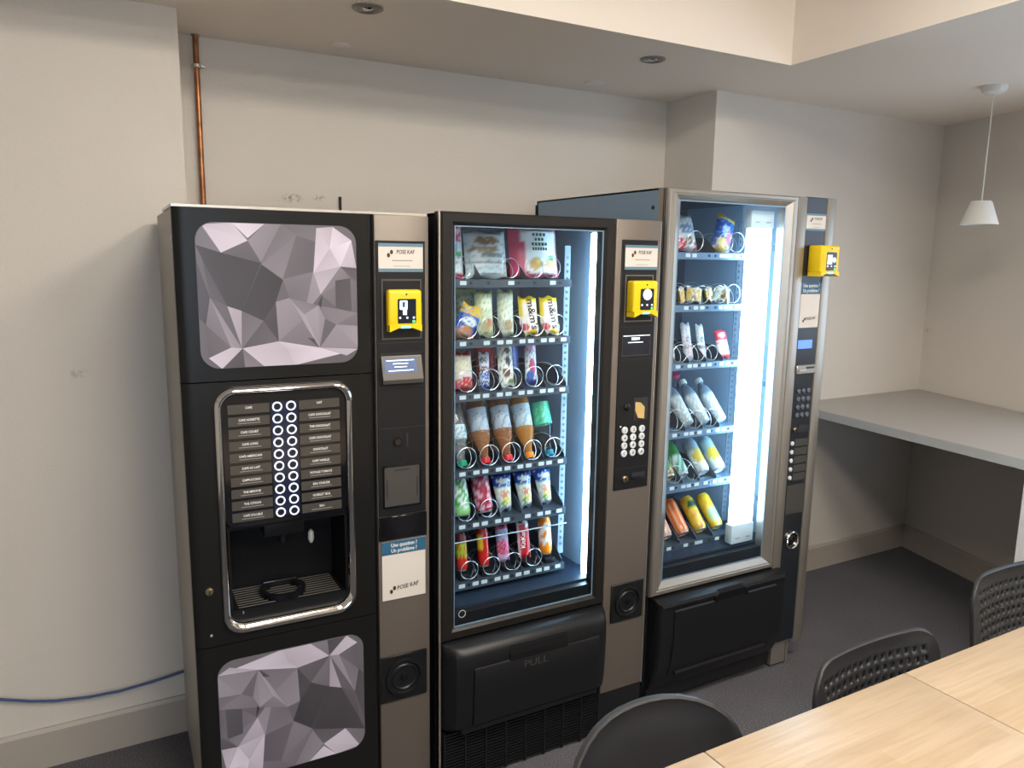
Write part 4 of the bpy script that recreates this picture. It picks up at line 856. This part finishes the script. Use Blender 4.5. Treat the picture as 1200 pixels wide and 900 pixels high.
slim(.462, lambda u, v: ((240, 240, 236) if .28 < v < .86 and abs(u-.5) < .26 and noisy(u, v, 3) > -.25 else ((40, 60, 120) if .62 < v < .72 and u > .55 else (244, 140, 20))), 'orange and white can at right end of the bottom tray', .126, .0225)

# -- silver machine
pk(.232, .170, Z3[0], O3, .110, .132, .045, prn((196, 206, 216), [(0, .06, (226, 200, 204))], [(.2, .16, .22, .20, (200, 44, 70)), (.55, .28, .16, .12, (130, 90, 66)), (.5, .60, .34, .14, (120, 150, 190)), (.88, .1, .14, .14, (190, 40, 60))], (8, .5, (226, 232, 238)), None), 'white and red snack bag at left of the top tray, silver machine', 14, 0, 61, lambda v: 1-.25*v*v, 'snack_bag')
pk(.400, .172, Z3[0], O3, .085, .150, .035, prn((44, 84, 160), [(.84, 1, (230, 196, 90)), (0, .08, (196, 160, 70))], [(.45, .20, .38, .14, (214, 176, 90)), (.5, .55, .26, .16, (180, 200, 226)), (.7, .4, .2, .2, (200, 110, 130))], (7, .6, (110, 150, 210))), 'blue and gold biscuit pack tilted right, silver machine top tray', 16, 24, 62, name='snack_bag')
for i, (x, c, k_) in enumerate(((.212, (232, 176, 30), 40), (.268, (222, 196, 120), -20), (.352, (232, 206, 130), 30), (.408, (170, 196, 206), -15), (.442, (232, 196, 140), 50))):
    o = bag('biscuit_pouch', .058, .056, .024, prn(c, [(.9, 1, (220, 220, 210)), (0, .1, (220, 220, 210))], [(.5, .5, .25, .2, (240, 236, 220)), (.4, .3, .15, .15, BRN)], (6, .6, (196, 150, 60))), None, 8, 10, 70+i)
    tag(o, ['mustard yellow biscuit pouch at left end of the coil row', 'cream biscuit pouch, second from left in the coil row', 'cream biscuit pouch just right of the divider in coil row', 'pale blue biscuit pouch in the coil row', 'peach biscuit pouch at right end of the coil row'][i], 'snack', GB); place(o, O3, x, .150+.004*i, Z3[1]+.006, 10, (-8, 6, -10, 14, -22)[i], k_)
for i, (x, w_, h_, c, c2, lb) in enumerate(((.190, .036, .115, (150, 120, 110), (226, 200, 190), 'brown foil bar at the left of the bar tray, silver machine'), (.274, .042, .140, (190, 196, 206), (170, 130, 140), 'tall silver foil bar on the bar tray'), (.342, .034, .132, (206, 214, 220), (110, 120, 130), 'slim white and grey foil bar on the bar tray'))):
    pk(x, .168, Z3[2], O3, w_, h_, .024, prn(c, [(.9, 1, (206, 214, 222)), (.3, .4, c2)], [(.5, .55, .3, .1, c2), (.4, .2, .3, .1, (236, 190, 180))], (11, .4, (236, 240, 244))), lb, 18, 3, 80+i, name='chocolate_bar')
pk(.240, .25, Z3[2], O3, .05, .15, .02, prn((130, 120, 150), [(.9, 1, SIL)], [], (8, .4, (180, 176, 196))), 'mauve foil bar standing behind the silver bar', 16, 0, 84, name='chocolate_bar')
pk(.452, .170, Z3[2], O3, .056, .108, .03, prn((236, 232, 226), [(.62, 1, (216, 50, 70)), (0, .1, (214, 70, 60)), (.50, .56, (236, 150, 150))], [(.4, .8, .3, .08, (240, 170, 180))], None), 'red and white carton at right end of the bar tray', 18, 0, 85, name='snack_carton', cat='carton')
for i, (x, lb) in enumerate(((.278, 'silver labelled bottle at the left of the bottle row, silver machine'), (.358, 'silver labelled bottle in the middle of the bottle row'), (.442, 'silver labelled bottle nearest the white light'))):
    o = revolve('drink_bottle', [(.020, 0), (.026, .004), (.027, .05), (.027, .125), (.022, .150), (.012, .170), (.012, .186)], lambda u, v: ((186, 196, 200) if v < .66 and abs(noisy(u, v, 4)) > .2 else ((230, 236, 236) if v < .66 else (120, 140, 156))), 22, 5)
    tag(o, lb, 'bottle', 'drink bottles in the vending machines'); bm = nb(); lathe(bm, [(.015, .178), (.0155, .180), (.0155, .195), (.004, .196)], 16); obj('cap', bm, 'white_plastic', o, True); place(o, O3, x, .160, Z3[3]+.012, 44)
o = revolve('drink_bottle', [(.020, 0), (.026, .004), (.027, .05), (.027, .125), (.022, .150), (.012, .170), (.012, .186)], lambda u, v: (60, 44, 40) if v < .7 else (40, 44, 60), 22, 5)
tag(o, 'dark cola coloured bottle at the left end of the bottle row', 'bottle', 'drink bottles in the vending machines'); bm = nb(); lathe(bm, [(.015, .178), (.0155, .180), (.0155, .195), (.004, .196)], 16); obj('cap', bm, 'white_plastic', o, True); place(o, O3, .195, .21, Z3[3]+.012, 40)
for i, (x, c, lb) in enumerate(((.200, (240, 120, 60), 'coral capped bottle in the back of the bottle row'), (.262, (226, 60, 80), 'red capped bottle in the back of the bottle row'), (.345, (206, 70, 110), 'pink capped bottle in the back of the bottle row'))):
    o = bottle(lb, 'clear_plastic', c, None, .19, .027); place(o, O3, x, .315, Z3[3]+.20, 180-24)
    o.location.z = Z3[3]+.182
for i, (x, z, fn, lb) in enumerate(((.196, 4, lambda u, v: ((236, 130, 60) if noisy(u, v, 4) > 0 else (60, 150, 90)) if v < .72 else (40, 150, 70), 'green and orange can at left end of the fifth tray'), (.262, 4, lambda u, v: (30, 140, 60) if v > .6 else ((200, 214, 216) if noisy(u, v, 4) > -.1 else (60, 160, 130)), 'green topped can on the fifth tray, silver machine'),
      (.366, 4, lambda u, v: (214, 190, 80) if ((u-.5)/.2)**2+((v-.42)/.2)**2 < 1 else ((226, 232, 232) if v < .62 else (150, 176, 186)), 'white can with yellow spot on the fifth tray'), (.448, 4, lambda u, v: (206, 186, 60) if ((u-.45)/.2)**2+((v-.45)/.18)**2 < 1 else ((220, 228, 226) if v < .55 else (160, 190, 190)), 'white and teal can nearest the light on fifth tray'),
      (.196, 5, lambda u, v: (236, 226, 220) if (u*14) % 2 < .9 else (240, 130, 50), 'orange striped can cut off by the frame, bottom tray'), (.280, 5, lambda u, v: (244, 190, 150) if (u*16) % 2 < .6 and v < .85 else (232, 110, 40), 'orange can with thin pale stripes on the bottom tray'),
      (.368, 5, lambda u, v: (40, 90, 60) if ((u-.5)/.14)**2+((v-.74)/.09)**2 < 1 else ((232, 150, 60) if noisy(u, v, 3) > .3 else (226, 190, 50)), 'yellow can with dark green spot on the bottom tray'), (.454, 5, lambda u, v: (160, 190, 150) if ((u-.5)/.2)**2+((v-.35)/.2)**2 < 1 else ((236, 170, 60) if noisy(u, v, 3) > .35 else (240, 196, 40)), 'yellow can nearest the light on the bottom tray'))):
    place(can(lb, fn, .142, .0275), O3, x, .155, Z3[z]+.018, 44)

# ------------------------------------------------------------------ tables
def table(x0, x1, label):
    t_ = thing('dining_table', label, 'table', ((x0+x1)/2, .53, 0), 0, 'beech tables pushed together'); w = (x1-x0)/2
    B('table_top', 'beech', t_, -w, w, -.42, .404, .712, .74, .0025, 2)
    bm = nb(); box(bm, -w+.04, w-.04, -.37, -.345, .66, .711); box(bm, -w+.04, w-.04, .33, .355, .66, .711); obj('apron', bm, 'table_leg', t_)
    for sx in (-1, 1):
        for y in (-.365, .325): B('leg', 'table_leg', t_, sx*(w-.06)-.018, sx*(w-.06)+.018, y, y+.036, 0, .711, .003)
table(.355, .9305, 'pale beech table at the left, its corner behind the round-backed chair'); table(.9325, 1.5095, 'pale beech table in the middle, between two table joints'); table(1.5115, 2.09, 'pale beech table at the right, nearest the corner chair')

# ------------------------------------------------------------------ chairs
def chair_legs(t_, seat_z=.45, w=.2, d=.2):
    for sx in (-1, 1):
        for sy in (-1, 1):
            bm = nb(); tube(bm, [(sx*w*.8, sy*d*.75, seat_z-.012), (sx*w, sy*d*1.1, .0)], .011, 10); obj('leg', bm, 'chair_leg', t_, True)
def perforated(loc, rz, label, bw=.43):
    t_ = thing('chair', label, 'chair', loc, rz, 'black perforated chairs at the beech tables')
    bm = nb(); box(bm, -.205, .205, -.21, .20, .435, .452, .008, 2); obj('seat', bm, 'chair_black', t_, True); chair_legs(t_, .445)
    # backrest: cells with oval holes, then a plain rim out to a rounded outline
    bm = nb(); nx, nz = 15, 9; x0, x1, z0, z1 = -bw/2+.034, bw/2-.034, .515, .745
    def curve(x, z): return .198+.055*((z-.45)/.36)**1.2-.045*(2*x/bw)**2*.8
    V = {}
    def vert(x, z):
        k_ = (round(x, 5), round(z, 5))
        if k_ not in V: V[k_] = bm.verts.new((x, curve(x, z), z))
        return V[k_]
    cw, ch = (x1-x0)/nx, (z1-z0)/nz
    for j in range(nz):
        for i in range(nx):
            a, b_ = x0+i*cw, z0+j*ch; cx, cz = a+cw/2+(.15*cw if j % 2 else -.15*cw), b_+ch/2
            outr = [vert(a+cw, b_+ch/2), vert(a+cw, b_+ch), vert(a+cw/2, b_+ch), vert(a, b_+ch), vert(a, b_+ch/2), vert(a, b_), vert(a+cw/2, b_), vert(a+cw, b_)]
            inn = [bm.verts.new((cx+cw*.26*cos(pi*k/4), curve(cx+cw*.26*cos(pi*k/4), cz+ch*.32*sin(pi*k/4)), cz+ch*.32*sin(pi*k/4))) for k in range(8)]
            for k in range(8): bm.faces.new((outr[k], outr[(k+1) % 8], inn[(k+1) % 8], inn[k]))
    path = [(x0+cw*i/2, z0) for i in range(2*nx)]+[(x1, z0+ch*j/2) for j in range(2*nz)]+[(x1-cw*i/2, z1) for i in range(2*nx)]+[(x0, z1-ch*j/2) for j in range(2*nz)]
    def outline(x, z):
        ex = .034; ez = .036; px, pz = x+(ex if x >= x1-1e-6 else -ex if x <= x0+1e-6 else ex*(x-(x0+x1)/2)/((x1-x0)/2)), z+(ez if z >= z1-1e-6 else -ez if z <= z0+1e-6 else ez*(z-(z0+z1)/2)/((z1-z0)/2))
        r_ = .075; X1, Z1, X0, Z0 = bw/2, z1+ez, -bw/2, z0-ez
        cx = min(max(px, X0+r_), X1-r_); cz = min(max(pz, Z0+.03), Z1-r_); dx, dz = px-cx, pz-cz; L_ = math.hypot(dx, dz)
        if L_ > r_ and dx and dz: px, pz = cx+dx/L_*r_, cz+dz/L_*r_
        return px, pz
    o1 = [vert(*p) for p in path]; rim = [outline(*p) for p in path]
    def ringv(s_, dy): return [bm.verts.new((p[0]+(q[0]-p[0])*s_, curve(p[0], p[1])+dy, p[1]+(q[1]-p[1])*s_)) for p, q in zip(path, rim)]
    rs = [o1, ringv(.55, 0), ringv(.9, -.004), ringv(1, .002)]
    for A_, B_ in zip(rs, rs[1:]):
        for k in range(len(path)): bm.faces.new((A_[k], A_[(k+1) % len(path)], B_[(k+1) % len(path)], B_[k]))
    o = obj('backrest', bm, 'chair_black', t_, True)
    md = o.modifiers.new('thick', 'SOLIDIFY'); md.thickness = .009; md.offset = 0
    for sx in (-1, 1):
        bm = nb(); tube(bm, [(sx*.15, .15, .44), (sx*.155, .205, .47), (sx*.155, .218, .56)], .011, 10); obj('back_post', bm, 'chair_leg', t_, True)
    return t_
perforated((1.495, .775, 0), R(0), 'black perforated chair tucked under the middle table')
perforated((2.235, .875, 0), R(-4), 'black perforated chair furthest right beside the wall counter')
# solid round-backed chair
t_ = thing('chair', 'black chair with solid rounded backrest in front of middle machine', 'chair', (.868, .790, 0), R(3), 'solid chairs at the beech tables')
bm = nb(); box(bm, -.21, .21, -.21, .20, .43, .45, .01, 2); obj('seat', bm, 'chair_black', t_, True); chair_legs(t_, .44)
bm = nb(); NA = 40; hw = .215
def shell(s_, dy):
    l = []
    for k in range(NA):
        a = 2*pi*k/NA; ca, sa = cos(a), sin(a); n_ = 2.6 if sa > 0 else 5
        rr_ = 1/((abs(ca)**n_+abs(sa)**n_)**(1/n_)); x = hw*ca*rr_*s_; z = .66+(.138 if sa > 0 else .15)*sa*rr_*s_
        l.append((x, .205+.05*((z-.45)/.36)-.07*(x/hw)**2+dy, z))
    return l
vs = loft(bm, [shell(.001, 0), shell(.35, 0), shell(.7, 0), shell(.92, -.001), shell(.97, -.005), shell(1.0, -.002), shell(1.0, .008), shell(.95, .011), shell(.6, .012), shell(.001, .012)])
obj('backrest', bm, 'chair_black', t_, True)
for sx in (-1, 1):
    bm = nb(); tube(bm, [(sx*.14, .15, .435), (sx*.14, .213, .46), (sx*.13, .245, .60)], .012, 10); obj('back_post', bm, 'chair_leg', t_, True)
